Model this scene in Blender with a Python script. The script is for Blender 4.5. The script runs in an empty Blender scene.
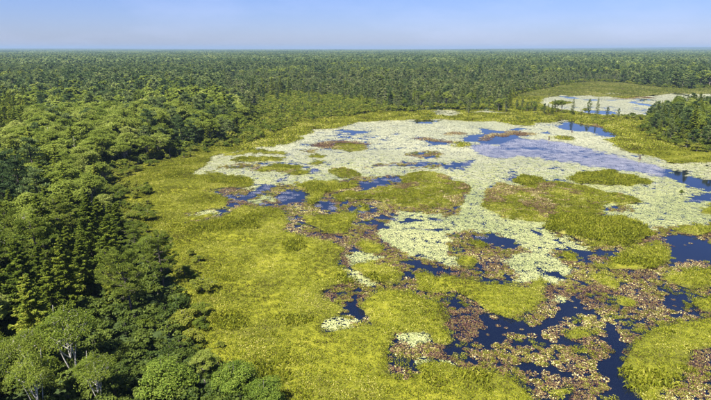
import bpy, math, random
import numpy as np

# ------------------------------------------------------------------ camera, sky, sun, exposure
sc = bpy.context.scene
R = math.radians
CAM_H, F, CX, CY, HOR = 34.0, 537.0, 355.5, 200.0, 48.5
PITCH = math.atan((CY - HOR) / F)
cam_d = bpy.data.cameras.new('camera')
cam = bpy.data.objects.new('camera', cam_d)
sc.collection.objects.link(cam)
cam.location = (0, 0, CAM_H)
cam.rotation_euler = (R(90) - PITCH, 0, 0)
cam_d.sensor_width = 36.0
cam_d.lens = 36.0 * F / 711.0
cam_d.clip_end = 60000
cam_d.clip_start = 0.5
sc.camera = cam
SUN_AZ, SUN_EL = R(-146), R(57)          # azimuth clockwise from the view direction
world = bpy.data.worlds.new('World')
sc.world = world
world.use_nodes = True
nt = world.node_tree
nt.nodes.clear()
sky = nt.nodes.new('ShaderNodeTexSky')
sky.sky_type = 'NISHITA'
sky.sun_disc = False
sky.sun_elevation = SUN_EL
sky.sun_rotation = SUN_AZ
sky.altitude = 40
sky.air_density = 1.15
sky.dust_density = 0.25
sky.ozone_density = 4.0
bg = nt.nodes.new('ShaderNodeBackground')
bg.inputs['Strength'].default_value = 0.06
wo = nt.nodes.new('ShaderNodeOutputWorld')
# thin high cloud veils, spread evenly round the sky
tc = nt.nodes.new('ShaderNodeTexCoord')
mp = nt.nodes.new('ShaderNodeMapping')
mp.inputs['Scale'].default_value = (1.3, 1.3, 5.0)
mp.inputs['Location'].default_value = (0.35, 0.1, 0.2)
nz = nt.nodes.new('ShaderNodeTexNoise')
nz.inputs['Scale'].default_value = 2.6
nz.inputs['Detail'].default_value = 7
nz.inputs['Roughness'].default_value = 0.6
rp = nt.nodes.new('ShaderNodeValToRGB')
rp.color_ramp.elements[0].position = 0.48
rp.color_ramp.elements[1].position = 0.80
rp.color_ramp.elements[0].color = (0, 0, 0, 1)
rp.color_ramp.elements[1].color = (0.22, 0.22, 0.22, 1)
mx = nt.nodes.new('ShaderNodeMix')
mx.data_type = 'RGBA'
mx.inputs['B'].default_value = (4.6, 5.0, 7.2, 1)
L = nt.links.new
L(tc.outputs['Generated'], mp.inputs['Vector'])
L(mp.outputs['Vector'], nz.inputs['Vector'])
L(nz.outputs['Fac'], rp.inputs['Fac'])
L(rp.outputs['Color'], mx.inputs['Factor'])
tint = nt.nodes.new('ShaderNodeMix')
tint.data_type = 'RGBA'
tint.blend_type = 'MULTIPLY'
tint.inputs['Factor'].default_value = 1.0
tint.inputs['B'].default_value = (0.38, 0.44, 0.76, 1)
L(sky.outputs['Color'], tint.inputs['A'])
L(tint.outputs['Result'], mx.inputs['A'])
L(mx.outputs['Result'], bg.inputs['Color'])
L(bg.outputs['Background'], wo.inputs['Surface'])
sun_d = bpy.data.lights.new('sun', 'SUN')
sun_d.energy = 5.0
sun_d.angle = R(0.53)
sun_d.color = (1.0, 0.94, 0.84)
sun = bpy.data.objects.new('sun', sun_d)
sc.collection.objects.link(sun)
sun.rotation_euler = (R(90) - SUN_EL, 0, math.pi - SUN_AZ)
sun.location = (-60, 40, 200)
vs = sc.view_settings
vs.view_transform = 'Standard'
vs.look = 'None'
vs.gamma = 1.0
vs.exposure = 1.68
vs.use_curve_mapping = False
sc.cycles.use_denoising = True
sc.cycles.max_bounces = 6
sc.cycles.diffuse_bounces = 2
sc.cycles.glossy_bounces = 2
sc.cycles.transmission_bounces = 3
sc.cycles.transparent_max_bounces = 4
sc.cycles.volume_bounces = 0

# ------------------------------------------------------------------ helpers
rng = np.random.default_rng(7)
random.seed(7)
COL = sc.collection
CT, ST = math.cos(PITCH), math.sin(PITCH)


def ground(px, py, z=0.0):
    """a photo pixel's ray carried down to height z"""
    px = np.asarray(px, float)
    py = np.asarray(py, float)
    x = (px - CX) / F
    y = -(py - CY) / F
    dy = CT + y * ST
    dz = -ST + y * CT
    t = (z - CAM_H) / np.minimum(dz, -1e-4)
    return x * t, dy * t


def pixel(X, Y, Z=0.0):
    """where a point stands in the photo (used only to read the traced outlines)"""
    X = np.asarray(X, float)
    Y = np.asarray(Y, float)
    dz = np.asarray(Z, float) - CAM_H
    d = np.maximum(Y * CT - dz * ST, 0.5)
    u = Y * ST + dz * CT
    return CX + F * X / d, CY - F * u / d


class Noise:
    def __init__(self, seed):
        self.t = np.random.default_rng(seed).random((256, 256))

    def __call__(self, x, y):
        xi = np.floor(x).astype(int)
        yi = np.floor(y).astype(int)
        fx = x - xi
        fy = y - yi
        fx = fx * fx * (3 - 2 * fx)
        fy = fy * fy * (3 - 2 * fy)
        a = self.t[xi & 255, yi & 255]
        b = self.t[(xi + 1) & 255, yi & 255]
        c = self.t[xi & 255, (yi + 1) & 255]
        d = self.t[(xi + 1) & 255, (yi + 1) & 255]
        return (a * (1 - fx) + b * fx) * (1 - fy) + (c * (1 - fx) + d * fx) * fy - 0.5

    def fbm(self, x, y, o=4):
        s = 0
        a = 1.0
        for k in range(o):
            s = s + a * self(x * 2 ** k + 17.3 * k, y * 2 ** k + 9.1 * k)
            a *= 0.5
        return s


N1, N2, N3, N4 = Noise(1), Noise(2), Noise(3), Noise(4)


def inside(poly, x, y):
    """even-odd test of arrays x, y against a polygon"""
    poly = np.asarray(poly, float)
    x = np.asarray(x, float)
    y = np.asarray(y, float)
    out = np.zeros(x.shape, bool)
    m = (x >= poly[:, 0].min()) & (x <= poly[:, 0].max()) & (y >= poly[:, 1].min()) & (y <= poly[:, 1].max())
    if not m.any():
        return out
    xx, yy = x[m], y[m]
    r = np.zeros(xx.shape, bool)
    x0, y0 = poly[-1]
    for x1, y1 in poly:
        if y0 != y1:
            c = (y0 > yy) != (y1 > yy)
            r ^= c & (xx < (x1 - x0) * (yy - y0) / (y1 - y0) + x0)
        x0, y0 = x1, y1
    out[m] = r
    return out


def ell(cx, cy, rx, ry, n=14):
    return [(cx + rx * math.cos(2 * math.pi * k / n), cy + ry * math.sin(2 * math.pi * k / n)) for k in range(n)]


def strip(pts, w):
    """a thin tapered band along a polyline of the photo"""
    a, b = [], []
    n = len(pts)
    for i, (x, y) in enumerate(pts):
        h = w * (0.35 if i in (0, n - 1) else 1.0)
        a.append((x, y - h))
        b.append((x, y + h))
    return a + b[::-1]


# ------------------------------------------------------------------ outlines traced from the photo (pixels)
SHORE = [(190, 175), (214, 156), (247, 148.5), (270, 147), (288, 143), (303, 138), (293, 136), (307, 135), (309, 130.5), (335, 128.5),
         (355, 122.5), (377, 121), (416, 120), (436, 119), (470, 121), (497, 121), (513, 124), (538, 122.5), (565, 120),
         (574, 120), (580, 123), (603, 126), (612, 131), (625, 136), (609, 141.6), (627, 150.6), (657, 158.5), (668, 162), (695, 163), (760, 164)]
POND = SHORE + [(900, 166), (900, 440), (545, 440), (536, 398), (520, 384), (509, 378), (493, 370), (475, 371), (452, 364), (430, 359), (415, 362),
                (420, 372), (406, 382), (388, 373), (388, 353), (390, 344), (394, 333), (367, 325), (354, 328), (322, 333), (320, 322),
                (342, 315), (343, 305), (325, 300), (322, 293), (348, 281), (345, 272), (340, 266), (344, 248), (320, 239), (283, 231),
                (286, 216), (274, 209), (254, 209), (241, 207), (221, 217), (181, 227), (181, 225), (219, 213), (181, 217), (181, 215), (202, 210), (228, 205), (222, 196), (202, 190), (199, 184)]
LILY = [SHORE + [(900, 166), (900, 226), (711, 225), (663, 228), (650, 231), (625, 226), (610, 221), (600, 215), (585, 219), (545, 227), (560, 238), (587, 245),
                 (600, 249), (552, 250), (549, 255), (556, 259), (572, 272), (558, 286), (542, 278), (529, 283), (520, 283), (513, 268), (502, 259), (529, 251),
                 (515, 240), (493, 233), (470, 228), (448, 234), (448, 254), (468, 267), (457, 268), (427, 261), (407, 254), (391, 245), (377, 234),
                 (386, 224), (398, 213), (418, 210), (454, 216), (459, 204), (468, 192), (460, 182), (420, 176), (392, 176), (340, 180), (300, 184), (243, 190), (216, 180), (205, 178)],
        [(243, 203), (255, 199), (272, 196), (279, 198), (275, 203), (258, 204)],
        [(345, 256), (356, 252), (376, 252), (381, 257), (372, 263), (352, 265)],
        [(343, 271), (352, 270), (368, 280), (372, 285), (360, 285), (350, 279)],
        [(320, 328), (326, 321), (345, 319), (358, 321), (350, 328), (326, 333)],
        [(396, 338), (404, 332), (428, 332), (432, 337), (424, 342), (412, 346), (402, 343)],
        strip([(413, 364), (425, 359), (445, 361), (460, 365)], 2.0),
        ell(563, 299, 8, 3),
        [(184, 218), (202, 211), (222, 209), (222, 212), (200, 216)],
        # inlets and the second pond
        [(430, 111), (445, 109.5), (458, 111.5), (462, 114), (452, 117), (436, 116)],
        strip([(466, 113), (485, 112), (505, 114), (522, 115)], 1.6),
        strip([(540, 117), (552, 115.8), (566, 116.8)], 0.9),
        ell(590, 126.5, 7, 1.8),
        [(536, 103), (543, 98), (560, 96.5), (582, 96), (610, 97), (633, 98), (653, 95.6), (674, 93), (701, 94.5), (780, 94), (780, 104), (711, 108), (674, 112), (636, 118), (606, 116), (572, 113), (548, 108)],
        strip([(545, 96.5), (560, 95.6), (572, 97)], 0.9), strip([(595, 95.5), (612, 94), (632, 95)], 0.9), strip([(575, 98), (590, 96), (606, 98.5)], 0.8), strip([(540, 92), (556, 90.5), (570, 91.5)], 0.6), strip([(590, 86.5), (606, 85.6), (622, 86.8)], 0.5), strip([(630, 91), (648, 90), (664, 91.5)], 0.7), strip([(520, 101), (530, 100), (538, 101.5)], 0.5),
        [(692, 70), (699, 66.5), (711, 65.5), (790, 65), (790, 71), (711, 71)]]
WATER = [[(353, 180), (372, 179), (400, 177), (410, 180), (421, 182), (415, 185), (395, 184.5), (378, 187), (366, 190), (358, 186)],
         [(400, 160), (430, 161.5), (447, 163), (464, 161), (476, 160.5), (470, 166), (461, 170.5), (448, 169), (440, 166), (420, 165.5), (405, 167), (385, 167.5), (402, 164)],
         [(455, 141.5), (475, 143), (497, 145), (515, 140.5), (542, 139), (565, 141.6), (596, 150), (618, 155), (648, 163), (672, 168.6), (695, 171.5), (686, 174.5), (711, 179), (900, 184),
          (900, 198), (711, 191), (695, 190), (677, 181), (645, 174), (618, 170), (587, 165), (551, 161.5), (527, 157), (504, 160), (488, 158.5), (475, 150), (459, 144.5)],
         [(499, 180), (510, 176), (512, 172.5), (517, 173), (514, 178), (530, 178), (560, 180), (585, 181.5), (560, 182.5), (530, 181), (512, 181.5)],
         [(661, 236), (677, 233.5), (695, 236), (711, 244), (900, 250), (900, 264), (711, 263), (695, 259), (686, 262), (677, 264), (670, 255), (668, 245), (662, 240)],
         strip([(662, 265), (672, 266), (683, 269)], 2.2),
         [(605, 211.5), (612, 206), (626, 205), (619, 211)], strip([(606, 217), (614, 219.5), (628, 222)], 1.8),
         [(681, 202), (690, 196), (711, 193), (900, 196), (900, 203), (700, 203)], strip([(700, 218), (712, 222), (740, 226)], 1.8),
         [(553, 250), (575, 248), (600, 252), (620, 250), (614, 256), (590, 257), (565, 254)], strip([(575, 261), (590, 263), (606, 262)], 2),
         [(222, 196), (247, 193.5), (258, 185), (277, 184.5), (270, 190.5), (252, 197.5), (236, 202), (227, 200)],
         [(274, 197), (286, 191), (301, 190), (310, 194), (308, 200), (293, 205), (280, 202.5)],
         strip([(250, 207), (262, 206), (276, 207.5)], 1.3), strip([(286, 215), (300, 219), (318, 226), (334, 231), (342, 235)], 1.5),
         [(313, 203), (318, 197), (326, 196.5), (322, 202), (336, 205), (340, 211), (330, 213.5), (318, 209)],
         ell(362, 210, 14, 4.2), strip([(346, 222), (360, 221), (376, 223)], 1.3), strip([(372, 217), (388, 219), (410, 224)], 2.0),
         strip([(224, 188.5), (236, 187.5), (246, 188.5)], 1.0), strip([(272, 181.5), (284, 179), (294, 179)], 1.5), strip([(281, 178), (294, 174), (307, 172)], 1.6), ell(314, 171, 6, 2),
         strip([(242, 165.5), (270, 163.5), (300, 164.5), (337, 164.5)], 1.0), strip([(250, 153), (275, 154.5), (300, 157)], 0.8),
         strip([(428, 219.5), (441, 220.5), (455, 224)], 1.5), strip([(424, 230.5), (440, 229), (455, 227)], 1.6),
         strip([(408, 139), (425, 138), (440, 141)], 1.3), strip([(320, 150), (330, 147.5)], 0.7), strip([(404, 157), (440, 157.5)], 0.8),
         [(401, 264), (412, 259), (426, 264), (445, 268), (458, 270), (452, 275), (444, 276), (426, 272)],
         strip([(472, 274), (480, 277), (492, 280)], 2.2), [(500, 275), (508, 273), (516, 277), (508, 281)], ell(468, 294, 4, 2.4),
         [(474, 236), (490, 235), (508, 238), (520, 245), (515, 250), (500, 248), (480, 243)],
         [(470, 339), (481, 329.5), (491, 325.5), (504, 322), (529, 324), (544, 323), (552, 318), (558, 307), (571, 295), (579, 299), (585, 306), (598, 315),
          (586, 316), (570, 317), (559, 325), (551, 331), (531, 336.5), (513, 333.5), (501, 340.5), (484, 351)],
         [(464, 356), (477, 357), (486, 364), (475, 366), (467, 364)], strip([(434, 350), (445, 350), (458, 353)], 2.2), strip([(458, 348), (466, 344), (474, 340)], 2.4),
         strip([(486, 362), (500, 364), (512, 366)], 1.6), strip([(420, 336), (434, 340), (446, 345)], 2.0),
         [(511, 364), (522, 357), (531, 363), (525, 370), (514, 369)], strip([(516, 372), (532, 376), (556, 383)], 2.0), strip([(528, 350), (545, 352), (552, 362), (570, 376)], 1.6),
         [(602, 338), (609, 330), (622, 340), (626, 353), (617, 361), (619, 373), (628, 384), (640, 396), (656, 428), (620, 428), (614, 400), (603, 380), (595, 366), (605, 357), (613, 350), (604, 345)],
         [(600, 322), (612, 321), (626, 325), (637, 328), (632, 333), (616, 329), (606, 334)], strip([(586, 311), (600, 317), (608, 328), (610, 336)], 3.2),
         [(661, 300), (667, 291), (676, 294), (682, 297), (684, 304), (677, 313), (669, 308)], strip([(652, 285), (660, 287), (668, 292)], 1.8), ell(674, 317, 6, 3),
         ell(561, 338, 6, 3), strip([(548, 366), (557, 370), (568, 376)], 2.2), [(345, 305), (354, 303), (366, 313), (367, 319), (352, 318)], strip([(350, 300), (356, 295), (364, 290)], 2.2),
         ell(328, 293, 5, 2), ell(340, 262, 5, 2),
         strip([(674, 95), (681, 94), (688, 95.5)], 1.2), strip([(600, 99.5), (615, 100), (630, 99)], 0.5)]
BROWN = [strip([(548, 94), (570, 92.6), (590, 93.6)], 0.7), strip([(600, 91.5), (622, 89.5), (650, 92)], 0.8), strip([(560, 87), (580, 85), (600, 84)], 0.6), strip([(612, 98.5), (640, 97.5), (655, 99)], 0.5), strip([(590, 117.5), (606, 118.6), (625, 121)], 0.7), strip([(580, 122.5), (596, 124), (606, 127.5)], 0.9), strip([(628, 145), (645, 151), (660, 155)], 0.8),
         [(395, 206), (436, 207), (458, 201), (462, 206), (454, 216), (436, 214), (400, 212)],
         [(403, 154), (420, 151), (443, 153), (440, 157), (420, 157.5)], strip([(447, 134.5), (458, 133.6), (472, 135)], 1.3), strip([(414, 138.5), (430, 140), (455, 141.5)], 1.6),
         strip([(364, 167), (374, 165.5), (388, 166)], 1.5), strip([(391, 165), (404, 164), (418, 162)], 1.2), strip([(411, 169), (428, 167), (443, 165.5)], 1.6),
         strip([(482, 141), (492, 135), (512, 133), (536, 134)], 1.4), strip([(520, 134.5), (530, 135), (538, 134.3)], 1.0), ell(430, 155, 12, 2), strip([(299, 152), (310, 151), (318, 152)], 1.0),
         [(314, 144), (330, 140.5), (355, 140.5), (368, 144.5), (352, 147), (320, 148)], strip([(216, 168), (250, 166), (299, 172)], 2.5), [(350, 177), (362, 175), (372, 180), (358, 181)],
         [(408, 219), (420, 220), (418, 223), (409, 222)], [(603, 211), (622, 206), (638, 210), (624, 214)], [(553, 189), (560, 187.5), (580, 191), (578, 196), (556, 194)]]
MARSH = [[(306, 188), (290, 185), (315, 180.5), (332, 181.5), (355, 185), (352, 189), (324, 193), (315, 205), (306, 202), (309, 196)],
         [(300, 217.5), (325, 216), (339, 213), (360, 214), (352, 222), (346, 233), (326, 232), (312, 226)], ell(363, 210, 6, 2),
         [(360, 240), (386, 246), (384, 252), (366, 253), (358, 247)], [(350, 266), (372, 263), (395, 267), (400, 277), (392, 285), (378, 283), (362, 274)],
         [(361, 305), (374, 293), (395, 290), (416, 294), (440, 303), (448, 318), (440, 329), (412, 333), (394, 333), (372, 325), (368, 316)],
         [(410, 275), (425, 272), (440, 279), (456, 290), (446, 294), (420, 289)],
         [(430, 279), (455, 277), (472, 281), (498, 285), (520, 287), (538, 288), (546, 295), (540, 305), (530, 313), (510, 318), (488, 311), (470, 298), (450, 287)],
         [(533, 281), (543, 279), (549, 287), (540, 293), (530, 288)], [(418, 320), (440, 326), (455, 338), (448, 346), (432, 342)], ell(480, 246, 7, 3), ell(466, 262, 10, 5),
         [(607, 263), (630, 250), (659, 244), (668, 250), (672, 260), (663, 266), (641, 269), (612, 270)],
         [(585, 278), (600, 274), (623, 282), (620, 289), (600, 286)], [(616, 300), (624, 295), (639, 303), (632, 308), (620, 305)],
         [(660, 277), (690, 271), (760, 266), (760, 284), (690, 288), (670, 284)],
         [(632, 344), (648, 330), (677, 323), (711, 318), (770, 312), (770, 345), (690, 350), (688, 372), (672, 386), (655, 402), (650, 420), (645, 405), (628, 380), (617, 366), (626, 356)],
         [(690, 300), (760, 290), (760, 316), (700, 312)], [(562, 335), (574, 329), (594, 332), (590, 339), (570, 340)], ell(583, 352, 9, 3), ell(560, 392, 14, 5), ell(625, 369, 7, 3),
         [(672, 230), (690, 226.5), (760, 227), (760, 233), (690, 234.5)], [(699, 211), (711, 208), (760, 207), (760, 214), (705, 214.5)],
         [(560, 255), (572, 253), (580, 262), (566, 262)], ell(600, 266, 6, 2), strip([(585, 246), (600, 245), (612, 247)], 1.4),
         # strips among the upper channels
         strip([(226, 155), (250, 152), (286, 154.5)], 1.9), strip([(227, 160.5), (250, 159.5), (281, 161)], 2.0), strip([(255, 170), (275, 167.5), (300, 168)], 2.0),
         [(180, 176), (215, 174.5), (240, 177), (254, 181), (250, 186.5), (225, 188.5), (205, 190), (180, 195)], [(290, 175), (298, 171), (310, 170), (308, 174), (296, 176)],
         strip([(309, 157.5), (318, 156.6), (327, 157.5)], 1.1), strip([(308, 165), (316, 163.5), (326, 164)], 1.3), ell(525, 124, 8, 1.0), strip([(470, 115), (490, 115), (515, 116)], 0.8),
         strip([(575, 91), (600, 90), (660, 93)], 1.2), ell(461, 144.5, 5, 1.4), strip([(556, 139), (566, 138.5), (574, 139.5)], 0.9), ell(560, 103.5, 10, 0.8)]
# sedge islands that stand in the pond as things of their own
ISLANDS = [
    ('broad green sedge island with a brown rim left of the pale lily channel', [(330, 198), (344, 193.5), (377, 191), (384, 188), (405, 186), (400, 179), (416, 172), (431, 173), (447, 178), (467, 185), (470, 189), (459, 196), (463, 201), (440, 207), (400, 207), (393, 205), (375, 200), (341, 201)], 0.35),
    ('largest green sedge island in the middle right of the pond', [(486, 190), (500, 184), (520, 187.5), (545, 182), (575, 184), (594, 189), (605, 194), (630, 197), (641, 202), (625, 205.5), (603, 204), (604, 212), (602, 216), (575, 216), (555, 219), (540, 222), (515, 220), (495, 212), (482, 206), (486, 197)], 0.4),
    ('bright green spindle-shaped sedge island just below the open water', [(570, 180), (585, 174), (607, 173.5), (625, 176.5), (651, 181), (648, 184.5), (618, 186.5), (591, 184.5)], 0.9),
    ('tiny domed sedge island at the upper left tip of the largest island', ell(527, 182.8, 12.5, 3.0), 1.0),
    ('tall dark green lens-shaped sedge mound at the lower side of the largest island', [(545, 227), (552, 219), (580, 220.5), (618, 221.5), (641, 226), (650, 233), (641, 239.5), (625, 245), (596, 243), (564, 234.5)], 1.1),
    ('green island with brown upper edge in the upper left of the pond', [(333, 147), (338, 143.5), (352, 143.5), (366, 146), (366, 149.5), (350, 151)], 0.7),
    ('small green island with brown skirt above the blue channel', [(328, 173), (336, 169), (350, 168), (361, 174), (357, 177), (338, 177)], 0.7),
]
LEFT_EDGE = [(262, 96.5), (259, 104), (256, 115), (246, 128), (228, 142), (185, 154), (150, 163), (128, 168), (112, 176), (106, 190), (110, 215), (126, 240), (150, 258), (168, 274), (178, 300), (186, 335), (200, 368), (232, 402), (262, 440)]
FAR_EDGE = [(900, 84), (760, 86), (720, 88), (690, 90), (660, 88), (620, 83.5), (600, 82), (580, 83), (560, 86.5), (540, 90), (525, 93), (512, 99), (503, 105), (498, 110.5), (470, 110.5), (440, 110), (410, 112.5), (385, 112.0), (372, 105), (330, 97.5), (290, 95.5)]
OPEN = LEFT_EDGE + [(300, 900), (2000, 900), (2000, 120), (1200, 84)] + FAR_EDGE
CLUMP = [(643, 125), (650, 133), (668, 142), (700, 150), (740, 156), (900, 172), (900, 112), (740, 110), (711, 112), (680, 115), (652, 118)]
POND3 = [(688, 72), (697, 65.5), (711, 64), (790, 63.5), (790, 73), (711, 73)]
SCRUB = [(232, 141), (246, 128), (256, 115), (259, 104), (262, 96.5), (290, 95.5), (330, 97.5), (372, 105), (385, 112.0), (360, 116), (330, 119), (300, 124), (280, 132), (262, 141)]


def warped(X, Y, Z=0.0):
    px, py = pixel(X, Y, Z)
    f = 0.035
    px = px + 3.0 * N1.fbm(X * 0.12, Y * 0.12) + 3.0 * N2.fbm(X * 0.5, Y * 0.5, 3)
    py = py + 2.0 * N2.fbm(X * 0.12 + 40, Y * 0.06) * np.clip((py - HOR) / 90, 0.15, 1) + 2.0 * N1.fbm(X * 0.5 + 9, Y * 0.35, 3) * np.clip((py - HOR) / 110, 0.1, 1.2)
    return px, py


def classify(X, Y, dither=0.0):
    """0 marsh, 1 brown mat, 2 pale lilies, 3 water, 4 forest, 5 island foot"""
    X = np.asarray(X, float)
    Y = np.asarray(Y, float)
    px, py = warped(X, Y)
    if dither:
        px = px + rng.normal(size=px.shape) * dither
        py = py + rng.normal(size=px.shape) * dither * 0.6 * np.clip((py - HOR) / 120, 0.1, 1.2)
    ok = Y > 22
    c = np.zeros(X.shape, int)
    rx, ry = pixel(X, Y)
    op = inside(OPEN, px, ry) & ok
    c[~op] = 4
    c[inside(CLUMP, px, py) & ok] = 4
    c[inside(POND3, rx, ry) & ok] = 0
    c[inside(POND, px, py) & ok] = 1
    for p in LILY:
        c[inside(p, px, py) & ok] = 2
    for p in WATER:
        c[inside(p, px, py) & ok] = 3
    for p in BROWN:
        c[inside(p, px, py) & ok] = 1
    for p in MARSH:
        c[inside(p, px, py) & ok] = 0
    for _, p, _h in ISLANDS:
        c[inside(p, px, py) & ok] = 5
    return c


def land_z(X, Y):
    X = np.asarray(X, float)
    Y = np.asarray(Y, float)
    d = np.hypot(X, Y)
    z = 0.32 + 0.3 * N3.fbm(X * 0.035, Y * 0.035, 3) + 0.34 * np.maximum(N4.fbm(X * 0.2, Y * 0.2, 3), -0.1)
    far = np.clip((d - 1500) / 5000, 0, 1)
    z = z + far * 9 * (N3.fbm(X * 0.0006, Y * 0.0006, 3) + 0.25)
    z = z + 44 * np.exp(-((X - 7600) / 3800) ** 2 - ((Y - 10500) / 1900) ** 2) + 16 * np.exp(-((X + 6500) / 3200) ** 2 - ((Y - 10300) / 1700) ** 2)
    return z


# ---- mesh building
class MB:
    def __init__(self):
        self.v, self.f, self.n = [], [], 0

    def add(self, v, f):
        self.v.append(np.asarray(v, np.float32))
        self.f.append(np.asarray(f, np.int64) + self.n)
        self.n += len(v)

    def mesh(self, name, mat, smooth=False):
        me = bpy.data.meshes.new(name)
        V = np.concatenate(self.v)
        sizes = np.concatenate([np.full(len(f), f.shape[1]) for f in self.f])
        loops = np.concatenate([f.ravel() for f in self.f])
        me.vertices.add(len(V))
        me.vertices.foreach_set('co', V.ravel())
        me.loops.add(len(loops))
        me.loops.foreach_set('vertex_index', loops.astype(np.int32))
        me.polygons.add(len(sizes))
        st = np.zeros(len(sizes), np.int32)
        st[1:] = np.cumsum(sizes)[:-1]
        me.polygons.foreach_set('loop_start', st)
        me.polygons.foreach_set('loop_total', sizes.astype(np.int32))
        if smooth:
            me.polygons.foreach_set('use_smooth', np.ones(len(sizes), bool))
        me.update(calc_edges=True)
        if mat:
            me.materials.append(mat)
        return me


def unit(a):
    return a / np.maximum(np.linalg.norm(a, axis=-1, keepdims=True), 1e-6)


def tube(mb, pts, rad, sides=5):
    pts = np.asarray(pts, float)
    k = len(pts)
    rad = np.broadcast_to(np.asarray(rad, float), (k,))
    t = unit(np.gradient(pts, axis=0))
    a = np.array([1.0, 0.13, 0.07]) if abs(t[0, 2]) > 0.7 else np.array([0.03, 0.06, 1.0])
    u = unit(np.cross(t, a))
    w = np.cross(t, u)
    ang = np.arange(sides) * 2 * math.pi / sides
    ring = pts[:, None] + rad[:, None, None] * (np.cos(ang)[None, :, None] * u[:, None] + np.sin(ang)[None, :, None] * w[:, None])
    i = np.arange(k - 1)[:, None] * sides
    j = np.arange(sides)[None]
    j2 = (j + 1) % sides
    f = np.stack([i + j, i + j2, i + sides + j2, i + sides + j], -1).reshape(-1, 4)
    mb.add(ring.reshape(-1, 3), f)


def leaves(mb, C, U, Nn, size, width=0.62):
    """diamond leaves: C base, U axis, Nn normal"""
    U = unit(U)
    W = unit(np.cross(Nn, U))
    s = np.broadcast_to(np.asarray(size, float), (len(C),))[:, None]
    lift = unit(Nn) * s * 0.10
    v = np.stack([C - 0.5 * s * U, C + 0.5 * width * s * W + lift, C + 0.5 * s * U, C - 0.5 * width * s * W + lift], 1).reshape(-1, 3)
    f = np.arange(len(C) * 4).reshape(-1, 4)
    mb.add(v, f)


# ---- materials
def new_mat(name):
    m = bpy.data.materials.new(name)
    m.use_nodes = True
    m.node_tree.nodes.clear()
    return m, m.node_tree.nodes, m.node_tree.links.new


def ramp(nodes, cols):
    r = nodes.new('ShaderNodeValToRGB')
    e = r.color_ramp.elements
    while len(e) < len(cols):
        e.new(0.5)
    for k, (p, c) in enumerate(cols):
        e[k].position = p
        e[k].color = (*c, 1)
    return r


def foliage(name, cols, island=0.5, obj=0.5, pos=0.35, scale=0.35, trans=0.35, rough=0.6, spec=0.12, gain=1.0):
    """leaf material: hue differs from leaf to leaf, plant to plant and over patches of ground"""
    m, n, l = new_mat(name)
    g = n.new('ShaderNodeNewGeometry')
    oi = n.new('ShaderNodeObjectInfo')
    nz = n.new('ShaderNodeTexNoise')
    nz.inputs['Scale'].default_value = scale
    nz.inputs['Detail'].default_value = 3
    l(g.outputs['Position'], nz.inputs['Vector'])

    def mul(sock, k, off):
        a = n.new('ShaderNodeMath')
        a.operation = 'MULTIPLY_ADD'
        l(sock, a.inputs[0])
        a.inputs[1].default_value = k
        a.inputs[2].default_value = off
        return a

    a = mul(g.outputs['Random Per Island'], island, 0.5 - island / 2)
    b = mul(oi.outputs['Random'], obj, -obj / 2)
    c = mul(nz.outputs['Fac'], pos * 3, -pos * 1.5)
    s1 = n.new('ShaderNodeMath')
    s2 = n.new('ShaderNodeMath')
    l(a.outputs[0], s1.inputs[0])
    l(b.outputs[0], s1.inputs[1])
    l(s1.outputs[0], s2.inputs[0])
    l(c.outputs[0], s2.inputs[1])
    r = ramp(n, [(p_, tuple(min(0.9, v_ * gain) for v_ in c_)) for p_, c_ in cols])
    l(s2.outputs[0], r.inputs['Fac'])
    p = n.new('ShaderNodeBsdfPrincipled')
    p.inputs['Roughness'].default_value = rough
    p.inputs['Specular IOR Level'].default_value = spec
    l(r.outputs['Color'], p.inputs['Base Color'])
    o = n.new('ShaderNodeOutputMaterial')
    if trans > 0:
        t = n.new('ShaderNodeBsdfTranslucent')
        l(r.outputs['Color'], t.inputs['Color'])
        mxx = n.new('ShaderNodeMixShader')
        mxx.inputs[0].default_value = trans
        l(p.outputs[0], mxx.inputs[1])
        l(t.outputs[0], mxx.inputs[2])
        l(mxx.outputs[0], o.inputs['Surface'])
    else:
        l(p.outputs[0], o.inputs['Surface'])
    return m


def bark(name, c1, c2, scale=6):
    m, n, l = new_mat(name)
    tcd = n.new('ShaderNodeTexCoord')
    mpp = n.new('ShaderNodeMapping')
    mpp.inputs['Scale'].default_value = (1, 1, 0.35)
    z = n.new('ShaderNodeTexNoise')
    z.inputs['Scale'].default_value = scale
    z.inputs['Detail'].default_value = 5
    r = ramp(n, [(0.35, c1), (0.65, c2)])
    p = n.new('ShaderNodeBsdfPrincipled')
    p.inputs['Roughness'].default_value = 0.85
    bu = n.new('ShaderNodeBump')
    bu.inputs['Strength'].default_value = 0.6
    bu.inputs['Distance'].default_value = 0.03
    o = n.new('ShaderNodeOutputMaterial')
    l(tcd.outputs['Object'], mpp.inputs['Vector'])
    l(mpp.outputs['Vector'], z.inputs['Vector'])
    l(z.outputs['Fac'], r.inputs['Fac'])
    l(z.outputs['Fac'], bu.inputs['Height'])
    l(r.outputs['Color'], p.inputs['Base Color'])
    l(bu.outputs['Normal'], p.inputs['Normal'])
    l(p.outputs[0], o.inputs['Surface'])
    return m


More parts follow.
